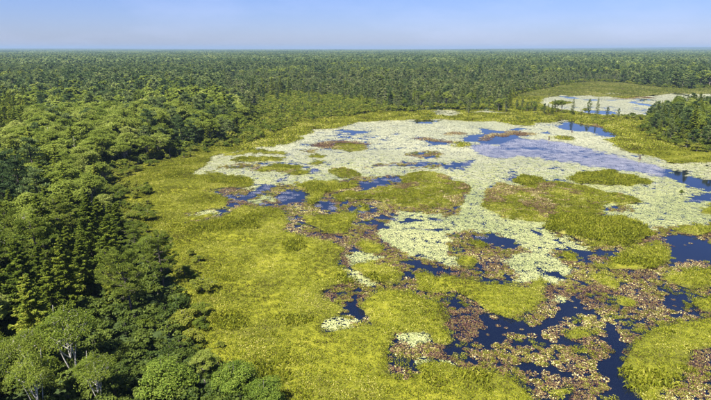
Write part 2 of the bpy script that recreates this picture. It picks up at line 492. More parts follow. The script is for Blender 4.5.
M = {}
M['broad'] = foliage('broadleaf', [(0.1, (0.080, 0.115, 0.014)), (0.45, (0.150, 0.190, 0.024)), (0.75, (0.205, 0.245, 0.042)), (0.97, (0.27, 0.29, 0.085))], 0.5, 0.55, 0.25, 0.08, 0.5, gain=1.14)
M['birch'] = foliage('birch_leaf', [(0.1, (0.085, 0.125, 0.012)), (0.5, (0.150, 0.195, 0.022)), (0.9, (0.23, 0.26, 0.045))], 0.6, 0.3, 0.25, 0.5, 0.5, gain=1.10)
M['conifer'] = foliage('conifer_needle', [(0.1, (0.050, 0.078, 0.010)), (0.5, (0.120, 0.160, 0.016)), (0.85, (0.200, 0.230, 0.026)), (1, (0.27, 0.28, 0.042))], 0.75, 0.45, 0.25, 0.3, 0.5, gain=1.16)
M['pine'] = foliage('pine_needle', [(0.05, (0.045, 0.078, 0.026)), (0.5, (0.100, 0.145, 0.042)), (0.95, (0.185, 0.225, 0.070))], 0.5, 0.8, 0.40, 0.014, 0.48, gain=1.06)
M['pale'] = foliage('pale_needle', [(0.05, (0.080, 0.110, 0.030)), (0.5, (0.155, 0.190, 0.058)), (0.95, (0.235, 0.26, 0.09))], 0.5, 0.8, 0.30, 0.05, 0.5)
M['shrub'] = foliage('shrub_leaf', [(0.1, (0.060, 0.095, 0.010)), (0.5, (0.130, 0.165, 0.016)), (0.9, (0.22, 0.225, 0.03))], 0.5, 0.5, 0.25, 0.2, 0.4)
M['bush'] = foliage('bush_leaf', [(0.1, (0.038, 0.064, 0.007)), (0.5, (0.075, 0.115, 0.012)), (0.9, (0.14, 0.18, 0.026))], 0.8, 0.3, 0.2, 0.4, 0.35, 0.65, 0.1, gain=1.25)
M['under'] = foliage('undergrowth_leaf', [(0.1, (0.030, 0.052, 0.008)), (0.9, (0.10, 0.13, 0.018))], 0.5, 0.5, 0.2, 0.2, 0.3)
M['sedge'] = foliage('sedge', [(0.06, (0.070, 0.060, 0.014)), (0.24, (0.105, 0.128, 0.009)), (0.55, (0.170, 0.194, 0.010)), (0.80, (0.240, 0.244, 0.016)), (0.98, (0.40, 0.37, 0.10))], 0.85, 0.25, 0.55, 0.10, 0.28)
M['meadow'] = foliage('meadow_sedge', [(0.05, (0.075, 0.085, 0.020)), (0.4, (0.130, 0.145, 0.028)), (0.75, (0.185, 0.190, 0.042)), (1, (0.28, 0.26, 0.09))], 0.6, 0.3, 0.5, 0.04, 0.3)
M['isle'] = foliage('island_sedge', [(0.05, (0.085, 0.100, 0.010)), (0.4, (0.145, 0.165, 0.010)), (0.75, (0.210, 0.220, 0.014)), (1, (0.32, 0.31, 0.05))], 0.7, 0.3, 0.4, 0.25, 0.35)
M['lily'] = foliage('lily_pad', [(0.1, (0.15, 0.175, 0.06)), (0.5, (0.26, 0.282, 0.112)), (0.9, (0.38, 0.375, 0.165))], 0.85, 0.2, 0.35, 0.06, 0.0, 0.4, 0.4)
M['mat'] = foliage('brown_pad', [(0.05, (0.040, 0.018, 0.014)), (0.32, (0.095, 0.044, 0.028)), (0.52, (0.085, 0.082, 0.014)), (0.72, (0.125, 0.070, 0.034)), (0.88, (0.16, 0.125, 0.040)), (0.96, (0.34, 0.30, 0.12)), (1, (0.42, 0.38, 0.16))], 1.0, 0.15, 0.45, 0.12, 0.0, 0.55, 0.3)
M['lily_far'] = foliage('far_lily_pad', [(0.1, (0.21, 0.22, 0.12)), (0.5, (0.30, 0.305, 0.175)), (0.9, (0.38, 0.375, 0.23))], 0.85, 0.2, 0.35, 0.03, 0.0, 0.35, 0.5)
M['sheen'] = foliage('painted_sheen', [(0.1, (0.25, 0.25, 0.27)), (0.9, (0.40, 0.395, 0.43))], 0.8, 0.2, 0.3, 0.08, 0.0, 0.3, 0.5)  # pale lavender paints the sky's reflection into the colour, not real weed
M['pine_near'] = foliage('near_pine_needle', [(0.05, (0.055, 0.085, 0.012)), (0.5, (0.115, 0.155, 0.020)), (0.95, (0.195, 0.225, 0.036))], 0.6, 0.5, 0.3, 0.3, 0.48, gain=1.15)
M['bark_dark'] = bark('dark_bark', (0.035, 0.026, 0.024), (0.10, 0.08, 0.07))
M['bark_grey'] = bark('grey_bark', (0.10, 0.085, 0.075), (0.26, 0.23, 0.20))
M['bark_pale'] = bark('pale_bark', (0.22, 0.20, 0.18), (0.52, 0.49, 0.44), 9)
M['dead'] = bark('bleached_wood', (0.30, 0.28, 0.25), (0.55, 0.52, 0.47), 9)


def ground_material():
    m, n, l = new_mat('ground')
    at = n.new('ShaderNodeAttribute')
    at.attribute_name = 'kind_weight'
    sep = n.new('ShaderNodeSeparateColor')
    l(at.outputs['Color'], sep.inputs[0])
    g = n.new('ShaderNodeNewGeometry')

    def noise(sc_, det=5):
        z = n.new('ShaderNodeTexNoise')
        z.inputs['Scale'].default_value = sc_
        z.inputs['Detail'].default_value = det
        z.inputs['Roughness'].default_value = 0.65
        l(g.outputs['Position'], z.inputs['Vector'])
        return z

    z1 = noise(0.12, 8)
    z2 = noise(3.0, 4)
    ad = n.new('ShaderNodeMath')
    ad.operation = 'MULTIPLY_ADD'
    l(z2.outputs['Fac'], ad.inputs[0])
    ad.inputs[1].default_value = 0.7
    ad.inputs[2].default_value = -0.35
    ad2 = n.new('ShaderNodeMath')
    l(z1.outputs['Fac'], ad2.inputs[0])
    l(ad.outputs[0], ad2.inputs[1])
    r1 = ramp(n, [(0.25, (0.045, 0.042, 0.012)), (0.45, (0.105, 0.112, 0.010)), (0.6, (0.165, 0.168, 0.012)), (0.8, (0.22, 0.205, 0.025))])
    l(ad2.outputs[0], r1.inputs['Fac'])
    z3 = noise(0.02, 9)
    r2 = ramp(n, [(0.35, (0.022, 0.038, 0.012)), (0.65, (0.050, 0.070, 0.020))])
    l(z3.outputs['Fac'], r2.inputs['Fac'])
    m1 = n.new('ShaderNodeMix')
    m1.data_type = 'RGBA'
    l(sep.outputs[0], m1.inputs['Factor'])
    m1.inputs['A'].default_value = (0.030, 0.024, 0.018, 1)
    l(r1.outputs['Color'], m1.inputs['B'])
    m2 = n.new('ShaderNodeMix')
    m2.data_type = 'RGBA'
    l(sep.outputs[1], m2.inputs['Factor'])
    l(m1.outputs['Result'], m2.inputs['A'])
    l(r2.outputs['Color'], m2.inputs['B'])
    p = n.new('ShaderNodeBsdfPrincipled')
    p.inputs['Roughness'].default_value = 0.9
    p.inputs['Specular IOR Level'].default_value = 0.1
    l(m2.outputs['Result'], p.inputs['Base Color'])
    bu = n.new('ShaderNodeBump')
    bu.inputs['Strength'].default_value = 0.8
    bu.inputs['Distance'].default_value = 0.25
    l(z2.outputs['Fac'], bu.inputs['Height'])
    l(bu.outputs['Normal'], p.inputs['Normal'])
    o = n.new('ShaderNodeOutputMaterial')
    l(p.outputs[0], o.inputs['Surface'])
    return m


def water_material():
    m, n, l = new_mat('pond_water')
    p = n.new('ShaderNodeBsdfPrincipled')
    g = n.new('ShaderNodeNewGeometry')
    z = n.new('ShaderNodeTexNoise')
    z.inputs['Scale'].default_value = 0.9
    z.inputs['Detail'].default_value = 3
    l(g.outputs['Position'], z.inputs['Vector'])
    bu = n.new('ShaderNodeBump')
    bu.inputs['Strength'].default_value = 0.02
    bu.inputs['Distance'].default_value = 0.05
    l(z.outputs['Fac'], bu.inputs['Height'])
    l(bu.outputs['Normal'], p.inputs['Normal'])
    p.inputs['Base Color'].default_value = (0.003, 0.005, 0.012, 1)
    p.inputs['Roughness'].default_value = 0.05
    p.inputs['IOR'].default_value = 1.42
    p.inputs['Specular IOR Level'].default_value = 0.6
    o = n.new('ShaderNodeOutputMaterial')
    l(p.outputs[0], o.inputs['Surface'])
    return m


def peat_material():
    m, n, l = new_mat('peat')
    g = n.new('ShaderNodeNewGeometry')
    z = n.new('ShaderNodeTexNoise')
    z.inputs['Scale'].default_value = 0.8
    z.inputs['Detail'].default_value = 7
    l(g.outputs['Position'], z.inputs['Vector'])
    r = ramp(n, [(0.3, (0.05, 0.045, 0.014)), (0.55, (0.11, 0.11, 0.014)), (0.75, (0.18, 0.17, 0.02))])
    l(z.outputs['Fac'], r.inputs['Fac'])
    p = n.new('ShaderNodeBsdfPrincipled')
    p.inputs['Roughness'].default_value = 0.9
    l(r.outputs['Color'], p.inputs['Base Color'])
    o = n.new('ShaderNodeOutputMaterial')
    l(p.outputs[0], o.inputs['Surface'])
    return m


def put(name, me, parent=None, loc=(0, 0, 0), rz=0.0, s=None):
    o = bpy.data.objects.new(name, me)
    COL.objects.link(o)
    o.parent = parent
    o.location = loc
    o.rotation_euler = (0, 0, rz)
    if s is not None:
        o.scale = s
    return o


def short(label):
    w = label.split()
    for drop in ('close', 'tall', 'short', 'small', 'middling', 'taller', 'low', 'green'):
        if len(w) > 16 and drop in w:
            w.remove(drop)
    return ' '.join(w[:16])


def tag(o, label, cat=None, group=None, kind=None):
    o['label'] = short(label)
    if cat:
        o['category'] = cat
    if group:
        o['group'] = group
    if kind:
        o['kind'] = kind


# ---- scatter of many small plants over one object (for what nobody could count)
def library(name, meshes):
    c = bpy.data.collections.new(name)
    for k, me in enumerate(meshes):
        c.objects.link(bpy.data.objects.new('%s_%02d' % (name, k), me))
    return c


def scatter(name, P, rot, scl, idx, lib, parent=None):
    me = bpy.data.meshes.new(name)
    me.vertices.add(len(P))
    me.vertices.foreach_set('co', np.asarray(P, np.float32).ravel())
    a = me.attributes.new('turn', 'FLOAT_VECTOR', 'POINT')
    a.data.foreach_set('vector', np.asarray(rot, np.float32).ravel())
    a = me.attributes.new('size', 'FLOAT_VECTOR', 'POINT')
    a.data.foreach_set('vector', np.asarray(scl, np.float32).ravel())
    a = me.attributes.new('pick', 'INT', 'POINT')
    a.data.foreach_set('value', np.asarray(idx, np.int32))
    o = bpy.data.objects.new(name, me)
    COL.objects.link(o)
    o.parent = parent
    ng = bpy.data.node_groups.new(name, 'GeometryNodeTree')
    ng.interface.new_socket('Geometry', in_out='INPUT', socket_type='NodeSocketGeometry')
    ng.interface.new_socket('Geometry', in_out='OUTPUT', socket_type='NodeSocketGeometry')
    n, l = ng.nodes, ng.links.new
    gi, go = n.new('NodeGroupInput'), n.new('NodeGroupOutput')
    ip = n.new('GeometryNodeInstanceOnPoints')
    ci = n.new('GeometryNodeCollectionInfo')
    ci.inputs['Collection'].default_value = lib
    ci.inputs['Separate Children'].default_value = True
    ci.inputs['Reset Children'].default_value = True

    def attr(nm, t):
        x = n.new('GeometryNodeInputNamedAttribute')
        x.data_type = t
        x.inputs['Name'].default_value = nm
        return x.outputs['Attribute']

    er = n.new('FunctionNodeEulerToRotation')
    l(attr('turn', 'FLOAT_VECTOR'), er.inputs[0])
    l(gi.outputs[0], ip.inputs['Points'])
    l(ci.outputs[0], ip.inputs['Instance'])
    ip.inputs['Pick Instance'].default_value = True
    l(attr('pick', 'INT'), ip.inputs['Instance Index'])
    l(er.outputs[0], ip.inputs['Rotation'])
    l(attr('size', 'FLOAT_VECTOR'), ip.inputs['Scale'])
    l(ip.outputs[0], go.inputs[0])
    md = o.modifiers.new('scatter', 'NODES')
    md.node_group = ng
    return o


def zrot(n, tilt=0.0):
    r = np.zeros((n, 3))
    r[:, 2] = rng.random(n) * 2 * math.pi
    if tilt:
        r[:, :2] = (rng.random((n, 2)) - 0.5) * 2 * tilt
    return r


def jgrid(x0, x1, y0, y1, sp, jit=0.45):
    gx = np.arange(x0, x1, sp)
    gy = np.arange(y0, y1, sp * 0.87)
    X, Y = np.meshgrid(gx, gy)
    X = X + (np.arange(len(gy))[:, None] % 2) * sp * 0.5
    X = X + (rng.random(X.shape) - 0.5) * 2 * jit * sp
    Y = Y + (rng.random(Y.shape) - 0.5) * 2 * jit * sp
    return X.ravel(), Y.ravel()


# ------------------------------------------------------------------ the ground sheet
def lines(segs):
    out = [segs[0][0]]
    for a, b, s0, s1 in segs:
        x, k = a, 0
        n = max(2, int(abs(b - a) / ((s0 + s1) / 2)))
        t = (np.arange(n) + 1) / n
        w = s0 + (s1 - s0) * (t - 0.5 / n)
        w = np.cumsum(w)
        out.extend(list(a + (b - a) * w / w[-1]))
    return np.array(out)


gx = lines([(-13000, -2500, 1500, 150), (-2500, -300, 120, 12), (-300, -75, 6, 1.0), (-75, 130, 0.5, 0.5), (130, 300, 0.7, 2.0), (300, 900, 4, 25), (900, 3000, 40, 150), (3000, 13000, 200, 1200)])
gy = lines([(-900, 20, 120, 6), (20, 45, 1.5, 0.45), (45, 160, 0.42, 0.5), (160, 340, 0.6, 1.5), (340, 620, 1.8, 5), (620, 1400, 6, 30), (1400, 5000, 40, 160), (5000, 13000, 180, 260)])
GX, GY = np.meshgrid(gx, gy)
cls = classify(GX, GY)
landm = ((cls == 0) | (cls == 4)).astype(float)
lm = landm.copy()
for _ in range(2):
    q = np.pad(lm, 1, mode='edge')
    lm = (q[1:-1, 1:-1] * 2 + q[:-2, 1:-1] + q[2:, 1:-1] + q[1:-1, :-2] + q[1:-1, 2:]) / 6
GZ = land_z(GX, GY)
sm = np.clip((lm - 0.15) / 0.75, 0, 1)
GZ = -0.45 + (np.maximum(GZ, 0.10) + 0.45) * sm
ny, nx = GX.shape
mb = MB()
i = np.arange(ny - 1)[:, None] * nx + np.arange(nx - 1)[None]
mb.add(np.stack([GX, GY, GZ], -1).reshape(-1, 3), np.stack([i, i + 1, i + nx + 1, i + nx], -1).reshape(-1, 4))
me = mb.mesh('ground', ground_material(), True)
ca = me.color_attributes.new('kind_weight', 'FLOAT_COLOR', 'POINT')
W = np.zeros((ny * nx, 4), np.float32)
W[:, 0] = lm.ravel()
W[:, 1] = (cls == 4).ravel()
W[:, 3] = 1
ca.data.foreach_set('color', W.ravel())
o = put('ground', me)
o['kind'] = 'structure'
o['label'] = 'yellow green bog ground and forest floor'
mb = MB()
mb.add([(-400, 20, 0), (900, 20, 0), (2600, 1500, 0), (-400, 1500, 0)], [(0, 1, 2, 3)])
o = put('pond_water', mb.mesh('pond_water', water_material()))
o['kind'] = 'structure'
o['label'] = 'blue open water of the pond and its channels'

# ------------------------------------------------------------------ plant meshes


def rand_dirs(r, n, zmin=-0.3):
    z = zmin + (1 - zmin) * r.random(n)
    a = r.random(n) * 2 * math.pi
    s = np.sqrt(np.maximum(0, 1 - z * z))
    return np.stack([s * np.cos(a), s * np.sin(a), z], -1)


def perp(r, Nn):
    v = r.normal(size=Nn.shape)
    return unit(v - (v * Nn).sum(-1, keepdims=True) * Nn)


def broadleaf(seed, h, rad, lobes, clumps, per, size, mat, bmat, stems=1, zc=0.62, width=0.62, twigs=True, spread=0.30, split=False):
    r = np.random.default_rng(seed)
    wood, crown = MB(), MB()
    limb = MB() if split else wood
    d = rand_dirs(r, lobes, -0.25)
    lob = d * np.array([rad, rad, h * 0.36]) * (0.42 + 0.30 * r.random((lobes, 1)))
    lob[0] = (0, 0, h * 0.2)
    lob[:, 2] += h * zc
    lr = rad * (0.30 + 0.22 * r.random(lobes))
    fork = np.array([0, 0, h * 0.30])
    for s in range(stems):
        off = (r.normal(size=3) * (0.07 * h if stems > 1 else 0.02 * h)) * np.array([1, 1, 0])
        base = off * 0.25
        top = np.array([0, 0, h * (0.75 + 0.1 * s)]) + off
        t = np.linspace(0, 1, 7)[:, None]
        pts = base + (top - base) * t + np.sin(t * 5 + s) * 0.015 * h * r.normal(size=3) * np.array([1, 1, 0])
        tube(wood, pts, h * 0.016 * (1.0 - 0.82 * t[:, 0]) * (0.5 if stems > 1 else 1.0) + 0.01, 6)
    AC, AU, AN, AS = [], [], [], []
    for k in range(lobes):
        t = np.linspace(0, 1, 5)[:, None]
        st = np.array([0, 0, h * (0.25 + 0.3 * r.random())])
        mid = (st + lob[k]) / 2 + np.array([0, 0, -0.05 * h]) + r.normal(size=3) * 0.03 * h
        pts = (1 - t) ** 2 * st + 2 * t * (1 - t) * mid + t ** 2 * lob[k]
        tube(limb, pts, h * 0.0075 * (1 - 0.7 * t[:, 0]) + 0.006, 5)
        dd = rand_dirs(r, clumps, -0.35)
        cc = lob[k] + dd * lr[k] * (0.65 + 0.4 * r.random((clumps, 1)))
        for c, dv in zip(cc, dd):
            if twigs:
                tt = np.linspace(0, 1, 3)[:, None]
                p2 = lob[k] * (1 - tt) + c * tt + np.array([0, 0, 0.05]) * np.sin(tt * 3)
                tube(limb, p2, 0.012 + h * 0.0022 * (1 - tt[:, 0]), 3)
            n = unit(dv * 0.6 + np.array([0, 0, 0.85]) + r.normal(size=3) * 0.2)
            cr = lr[k] * (spread + 0.2 * r.random())
            a = perp(r, np.repeat(n[None], per, 0))
            rr = np.sqrt(r.random((per, 1))) * cr * 1.35
            C = c + a * rr + n * (r.normal(size=(per, 1)) * cr * 0.25 - rr * 0.18)
            Nn = unit(n + r.normal(size=(per, 3)) * 0.42)
            AC.append(C)
            AN.append(Nn)
            AU.append(perp(r, Nn))
            AS.append(size * (0.65 + 0.7 * r.random(per)))
    leaves(crown, np.concatenate(AC), np.concatenate(AU), np.concatenate(AN), np.concatenate(AS), width)
    if split:
        return wood.mesh('trunk', bmat, True), crown.mesh('crown', mat), limb.mesh('branches', bmat, True)
    return wood.mesh('trunk', bmat, True), crown.mesh('crown', mat)


def conifer(seed, h, rad, boughs, per, size, mat, bmat, power=0.85, low=0.06, droop=0.25, width=0.5, gap=0.0, split=False):
    r = np.random.default_rng(seed)
    wood, crown = MB(), MB()
    limb = MB() if split else wood
    t = np.linspace(0, 1, 8)[:, None]
    lean = r.normal(size=3) * np.array([0.02, 0.02, 0]) * h
    pts = np.concatenate([np.zeros((8, 2)), t * h], 1) + lean * t ** 2
    tube(wood, pts, h * 0.013 * (1 - 0.93 * t[:, 0]) + 0.005, 6)
    AC, AU, AN, AS = [], [], [], []
    for b in range(boughs):
        f = (b + r.random()) / boughs
        z = h * (low + (0.985 - low) * f ** 0.9)
        if gap and r.random() < gap:
            continue
        ln = rad * (1 - z / h) ** power * (0.72 + 0.5 * r.random()) + 0.12
        az = b * 2.39996 + r.normal() * 0.4
        out = np.array([math.cos(az), math.sin(az), 0])
        side = np.array([-out[1], out[0], 0])
        up = 0.28 * (z / h) - droop * 0.5
        axis = np.array([0, 0, z]) + lean * (z / h) ** 2

        def at(tv):
            return axis + out * ln * tv[:, None] + np.array([0, 0, 1.0]) * (ln * (up * tv - droop * 0.5 * tv ** 2 + 0.16 * tv ** 3))[:, None]

        tube(limb, at(np.linspace(0, 0.95, 4)), np.linspace(0.006 * h * 0.35 + 0.008, 0.006, 4), 3)
        m = max(4, int(per * (0.25 + ln / rad)))
        tv = 0.12 + 0.9 * r.random(m) ** 0.75
        wdt = (r.random(m) - 0.5) * 2
        lat = wdt * ln * 0.36 * (1.15 - tv)
        C = at(tv) + side * lat[:, None] + np.array([0, 0, 1.0]) * (r.normal(size=m) * 0.05 * ln - np.abs(lat) * 0.22)[:, None]
        U = out + side * (wdt * 1.1)[:, None] + r.normal(size=(m, 3)) * 0.25
        Nn = unit(np.array([0, 0, 1.0]) + out * 0.25 + r.normal(size=(m, 3)) * 0.35)
        AC.append(C)
        AU.append(U)
        AN.append(Nn)
        AS.append(size * (0.6 + 0.8 * r.random(m)))
    leaves(crown, np.concatenate(AC), np.concatenate(AU), np.concatenate(AN), np.concatenate(AS), width)
    if split:
        return wood.mesh('trunk', bmat, True), crown.mesh('crown', mat), limb.mesh('branches', bmat, True)
    return wood.mesh('trunk', bmat, True), crown.mesh('crown', mat)


def pine(seed, h, rad, limbs, clumps, per, size, mat, bmat, low=0.35, bend=0.03, width=0.34, cr=0.42, path=None, bare=(), split=False):
    r = np.random.default_rng(seed)
    wood, crown = MB(), MB()
    limb = MB() if split else wood
    t = np.linspace(0, 1, 9)[:, None]
    if path is None:
        ph = r.random(2) * 6
        pts = np.concatenate([bend * h * np.sin(t * 4.5 + ph[0]) * t, bend * h * np.cos(t * 3.7 + ph[1]) * t, t * h], 1)
        pts -= pts[0]
    else:
        pts = np.asarray(path, float)
    zs = pts[:, 2]
    tube(wood, pts, h * 0.018 * (1 - 0.85 * zs / h) + 0.01, 7)
    AC, AU, AN, AS = [], [], [], []
    for k in range(limbs + len(bare)):
        isb = k >= limbs
        if isb:
            f, az, ln = bare[k - limbs]
        else:
            f = low + (0.98 - low) * (k + 0.6 * r.random()) / limbs
            az = k * 2.39996 + r.normal() * 0.5
            g = (f - low) / (1 - low)
            ln = rad * (0.50 + 0.65 * math.sin(math.pi * min(1, g * 0.85 + 0.12))) * (0.7 + 0.45 * r.random()) * (1.05 - 0.65 * g ** 2)
        z = f * h
        st = np.array([np.interp(z, zs, pts[:, 0]), np.interp(z, zs, pts[:, 1]), z])
        out = np.array([math.cos(az), math.sin(az), 0])
        rise = 0.10 + 0.45 * f * r.random()
        sd = np.array([-out[1], out[0], 0]) * r.normal() * 0.25

        def at(tv):
            tv = np.atleast_1d(tv)[:, None]
            return st + ln * (out * tv + sd * tv ** 2) + np.array([0, 0, 1.0]) * ln * (rise * tv + 0.20 * tv ** 3 - 0.08 * np.sin(3 * tv))

        tube(limb, at(np.linspace(0, 1, 6)), np.linspace(h * 0.0065 * (1.15 - 0.5 * f), 0.012, 6), 4)
        if isb:
            continue
        for c in range(clumps):
            tc_ = 0.35 + 0.68 * (c + r.random()) / clumps
            p0 = at(tc_)[0]
            off = r.normal(size=3) * np.array([1, 1, 0.35]) * ln * 0.17
            off[2] = abs(off[2]) + 0.1
            p1 = p0 + off
            tube(limb, np.stack([p0, (p0 + p1) / 2 + np.array([0, 0, 0.03]), p1]), [0.018, 0.013, 0.008], 3)
            q = rand_dirs(r, per, -0.45)
            C = p1 + q * np.array([1.25, 1.25, 0.6]) * cr * (0.45 + 0.6 * r.random((per, 1)))
            U = unit(q + np.array([0, 0, 0.7]) + r.normal(size=(per, 3)) * 0.5)
            AC.append(C)
            AU.append(U)
            AN.append(perp(r, U) + np.array([0, 0, 0.5]))
            AS.append(size * (0.6 + 0.8 * r.random(per)))
    leaves(crown, np.concatenate(AC), np.concatenate(AU), np.concatenate(AN), np.concatenate(AS), width)
    if split:
        return wood.mesh('trunk', bmat, True), crown.mesh('crown', mat), limb.mesh('branches', bmat, True)
    return wood.mesh('trunk', bmat, True), crown.mesh('crown', mat)


def snag(seed, h, limbs=9, mat=None):
    r = np.random.default_rng(seed)
    wood, tw = MB(), MB()
    t = np.linspace(0, 1, 8)[:, None]
    pts = np.concatenate([0.02 * h * np.sin(t * 5 + seed), 0.02 * h * np.cos(t * 4 + seed), t * h], 1)
    pts -= pts[0] * np.array([1, 1, 0])
    tube(wood, pts, h * 0.012 * (1 - 0.85 * t[:, 0]) + 0.012, 6)
    for k in range(limbs):
        f = 0.3 + 0.65 * k / limbs
        az = k * 2.4 + r.normal() * 0.4
        st = np.array([np.interp(f, t[:, 0], pts[:, 0]), np.interp(f, t[:, 0], pts[:, 1]), f * h])
        ln = h * 0.22 * (1.1 - f) + 0.3
        tv = np.linspace(0, 1, 5)[:, None]
        d = np.array([math.cos(az), math.sin(az), 0.35])
        p = st + d * ln * tv + r.normal(size=(5, 3)) * 0.05 * ln * tv
        tube(tw, p, np.linspace(0.035, 0.01, 5), 4)
        for q in range(2):
            s0 = p[2 + q]
            e = s0 + (d + r.normal(size=3) * 0.7) * ln * 0.35
            tube(tw, np.stack([s0, (s0 + e) / 2, e]), [0.018, 0.014, 0.008], 3)
    return wood.mesh('trunk', mat, True), tw.mesh('branches', mat, True)


def joined(pair, name):
    """trunk and crown of a far plant as one mesh for the scatter libraries"""
    a, b = pair
    me = bpy.data.meshes.new(name)
    V, Fv, S, mi = [], [], [], []
    n = 0
    for k, q in enumerate((a, b)):
        v = np.zeros(len(q.vertices) * 3, np.float32)
        q.vertices.foreach_get('co', v)
        lp = np.zeros(len(q.loops), np.int32)
        q.loops.foreach_get('vertex_index', lp)
        V.append(v)
        Fv.append(lp + n)
        n += len(q.vertices)
        S.append(np.full(len(q.polygons), 4))
        mi.append(np.full(len(q.polygons), k))
    V, Fv, S, mi = np.concatenate(V), np.concatenate(Fv), np.concatenate(S), np.concatenate(mi)
    me.vertices.add(n)
    me.vertices.foreach_set('co', V)
    me.loops.add(len(Fv))
    me.loops.foreach_set('vertex_index', Fv)
    me.polygons.add(len(S))
    me.polygons.foreach_set('loop_start', (np.arange(len(S)) * 4).astype(np.int32))
    me.polygons.foreach_set('loop_total', S.astype(np.int32))
    me.update(calc_edges=True)
    me.materials.append(a.materials[0])
    me.materials.append(b.materials[0])
    me.polygons.foreach_set('material_index', mi.astype(np.int32))
    bpy.data.meshes.remove(a)
    bpy.data.meshes.remove(b)
    return me


# near / mid kinds: lists of (trunk, crown); sizes in metres at scale 1
H0 = 11.0
KIND = {}
KIND['broad_near'] = [broadleaf(10 + k, H0, 3.1, 11, 9, 170, 0.19, M['broad'], M['bark_grey'], split=True) for k in range(3)]
KIND['birch_near'] = [broadleaf(20 + k, H0, 3.5, 12, 10, 95, 0.17, M['birch'], M['bark_pale'], stems=3, spread=0.34, split=True) for k in range(2)]
KIND['broad_mid'] = [broadleaf(30 + k, H0, 3.2, 15, 9, 56, 0.29, M['broad'], M['bark_grey'], twigs=False) for k in range(5)]
KIND['conifer_near'] = [conifer(40 + k, H0, 2.7, 120, 150, 0.24, M['conifer'], M['bark_dark'], split=True) for k in range(3)]
KIND['conifer_mid'] = [conifer(50 + k, H0, 2.1, 74, 42, 0.42, M['conifer'], M['bark_dark'], low=0.04) for k in range(4)]
KIND['pine_near'] = [pine(60 + k, H0, 3.0, 20, 6, 110, 0.26, M['pine_near'], M['bark_dark'], split=True) for k in range(2)]
KIND['pine_mid'] = [pine(70 + k, H0, 2.2, 20, 4, 32, 0.46, M['pine'], M['bark_dark'], low=0.12, width=0.42, cr=0.58) for k in range(5)]
KIND['pale_mid'] = [pine(75 + k, H0, 1.7, 20, 4, 26, 0.46, M['pale'], M['bark_grey'], low=0.10, width=0.42, cr=0.55) for k in range(4)]
KIND['shrub_near'] = [broadleaf(80 + k, 2.4, 1.5, 9, 7, 60, 0.15, M['shrub'], M['bark_grey'], stems=4, zc=0.5) for k in range(3)]
KIND['bush_near'] = [broadleaf(90 + k, 4.2, 2.6, 13, 10, 130, 0.17, M['bush'], M['bark_grey'], stems=4, zc=0.5, split=True) for k in range(2)]
SNAGS = [snag(100 + k, 8.0, 9, M['dead']) for k in range(3)]

pine_far = [joined(pine(200 + k, H0, 2.0, 15, 3, 10, 0.85, M['pine'], M['bark_dark'], low=0.10, width=0.5, cr=0.6), 'pf%d' % k) for k in range(6)]
con_far = [joined(conifer(210 + k, H0, 1.9, 34, 14, 0.85, M['conifer'], M['bark_dark'], low=0.04), 'cf%d' % k) for k in range(3)]
bro_far = [joined(broadleaf(220 + k, H0 * 0.9, 3.0, 9, 4, 12, 0.85, M['broad'], M['bark_grey'], twigs=False), 'bf%d' % k) for k in range(3)]
pal_far = [joined(pine(205 + k, H0, 1.6, 14, 3, 9, 0.85, M['pale'], M['bark_grey'], low=0.08, width=0.5, cr=0.6), 'paf%d' % k) for k in range(3)]
LIB_FAR = library('a_far', pine_far + con_far + bro_far + pal_far)          # 0-5 pine, 6-8 conifer, 9-11 broadleaf
und = [joined(broadleaf(230 + k, 2.2, 1.6, 8, 5, 26, 0.26, M['under'], M['bark_grey'], stems=3, zc=0.5, twigs=False), 'u%d' % k) for k in range(3)]
LIB_UNDER = library('b_under', und)
scr = [joined(broadleaf(240 + k, 1.6, 1.2, 7, 4, 16, 0.26, M['shrub'], M['bark_grey'], stems=3, zc=0.5, twigs=False), 's%d' % k) for k in range(4)]
LIB_SCRUB = library('c_scrub', scr)


def stand(seed, side, count, hs, blob):
    """a piece of distant wood: many low-detail tree tops in one mesh"""
    r = np.random.default_rng(seed)
    crown = MB()
    AC, AU, AN, AS = [], [], [], []
    for k in range(count):
        x, y = (r.random(2) - 0.5) * side
        h = hs * (0.55 + 0.7 * r.random())
        rr = h * (0.17 + 0.12 * r.random())
        q = rand_dirs(r, blob, -0.6)
        f = (q[:, 2:] + 1) / 2
        C = np.array([x, y, h * 0.64]) + q * np.array([rr, rr, h * 0.36]) * np.concatenate([1.15 - 0.6 * f, 1.15 - 0.6 * f, np.ones_like(f)], 1)
        n = unit(q + np.array([0, 0, 0.5]) + r.normal(size=(blob, 3)) * 0.3)
        AC.append(C)
        AN.append(n)
        AU.append(perp(r, n))
        AS.append(np.full(blob, rr * 1.25))
    leaves(crown, np.concatenate(AC), np.concatenate(AU), np.concatenate(AN), np.concatenate(AS), 0.8)
    return crown.mesh('stand', M['pine'])


LIB_STAND = library('d_stand', [stand(300 + k, 30, 24, 12.5, 30) for k in range(5)])
LIB_STAND2 = library('e_stand', [stand(310 + k, 150, 420, 11, 7) for k in range(4)])


def grass_patch(seed, rad, n, hgt, wid, mat, lean=0.5):
    r = np.random.default_rng(seed)
    mbb = MB()
    a = r.random(n) * 6.283
    rr = np.sqrt(r.random(n)) * rad
    hh = hgt * (0.5 + 0.8 * r.random(n))
    C = np.stack([rr * np.cos(a), rr * np.sin(a), hh * 0.42], -1)
    U = unit(np.array([0, 0, 1.0]) + r.normal(size=(n, 3)) * lean)
    Nn = unit(perp(r, U))
    leaves(mbb, C, U, Nn, hh, wid)
    return mbb.mesh('grass', mat)


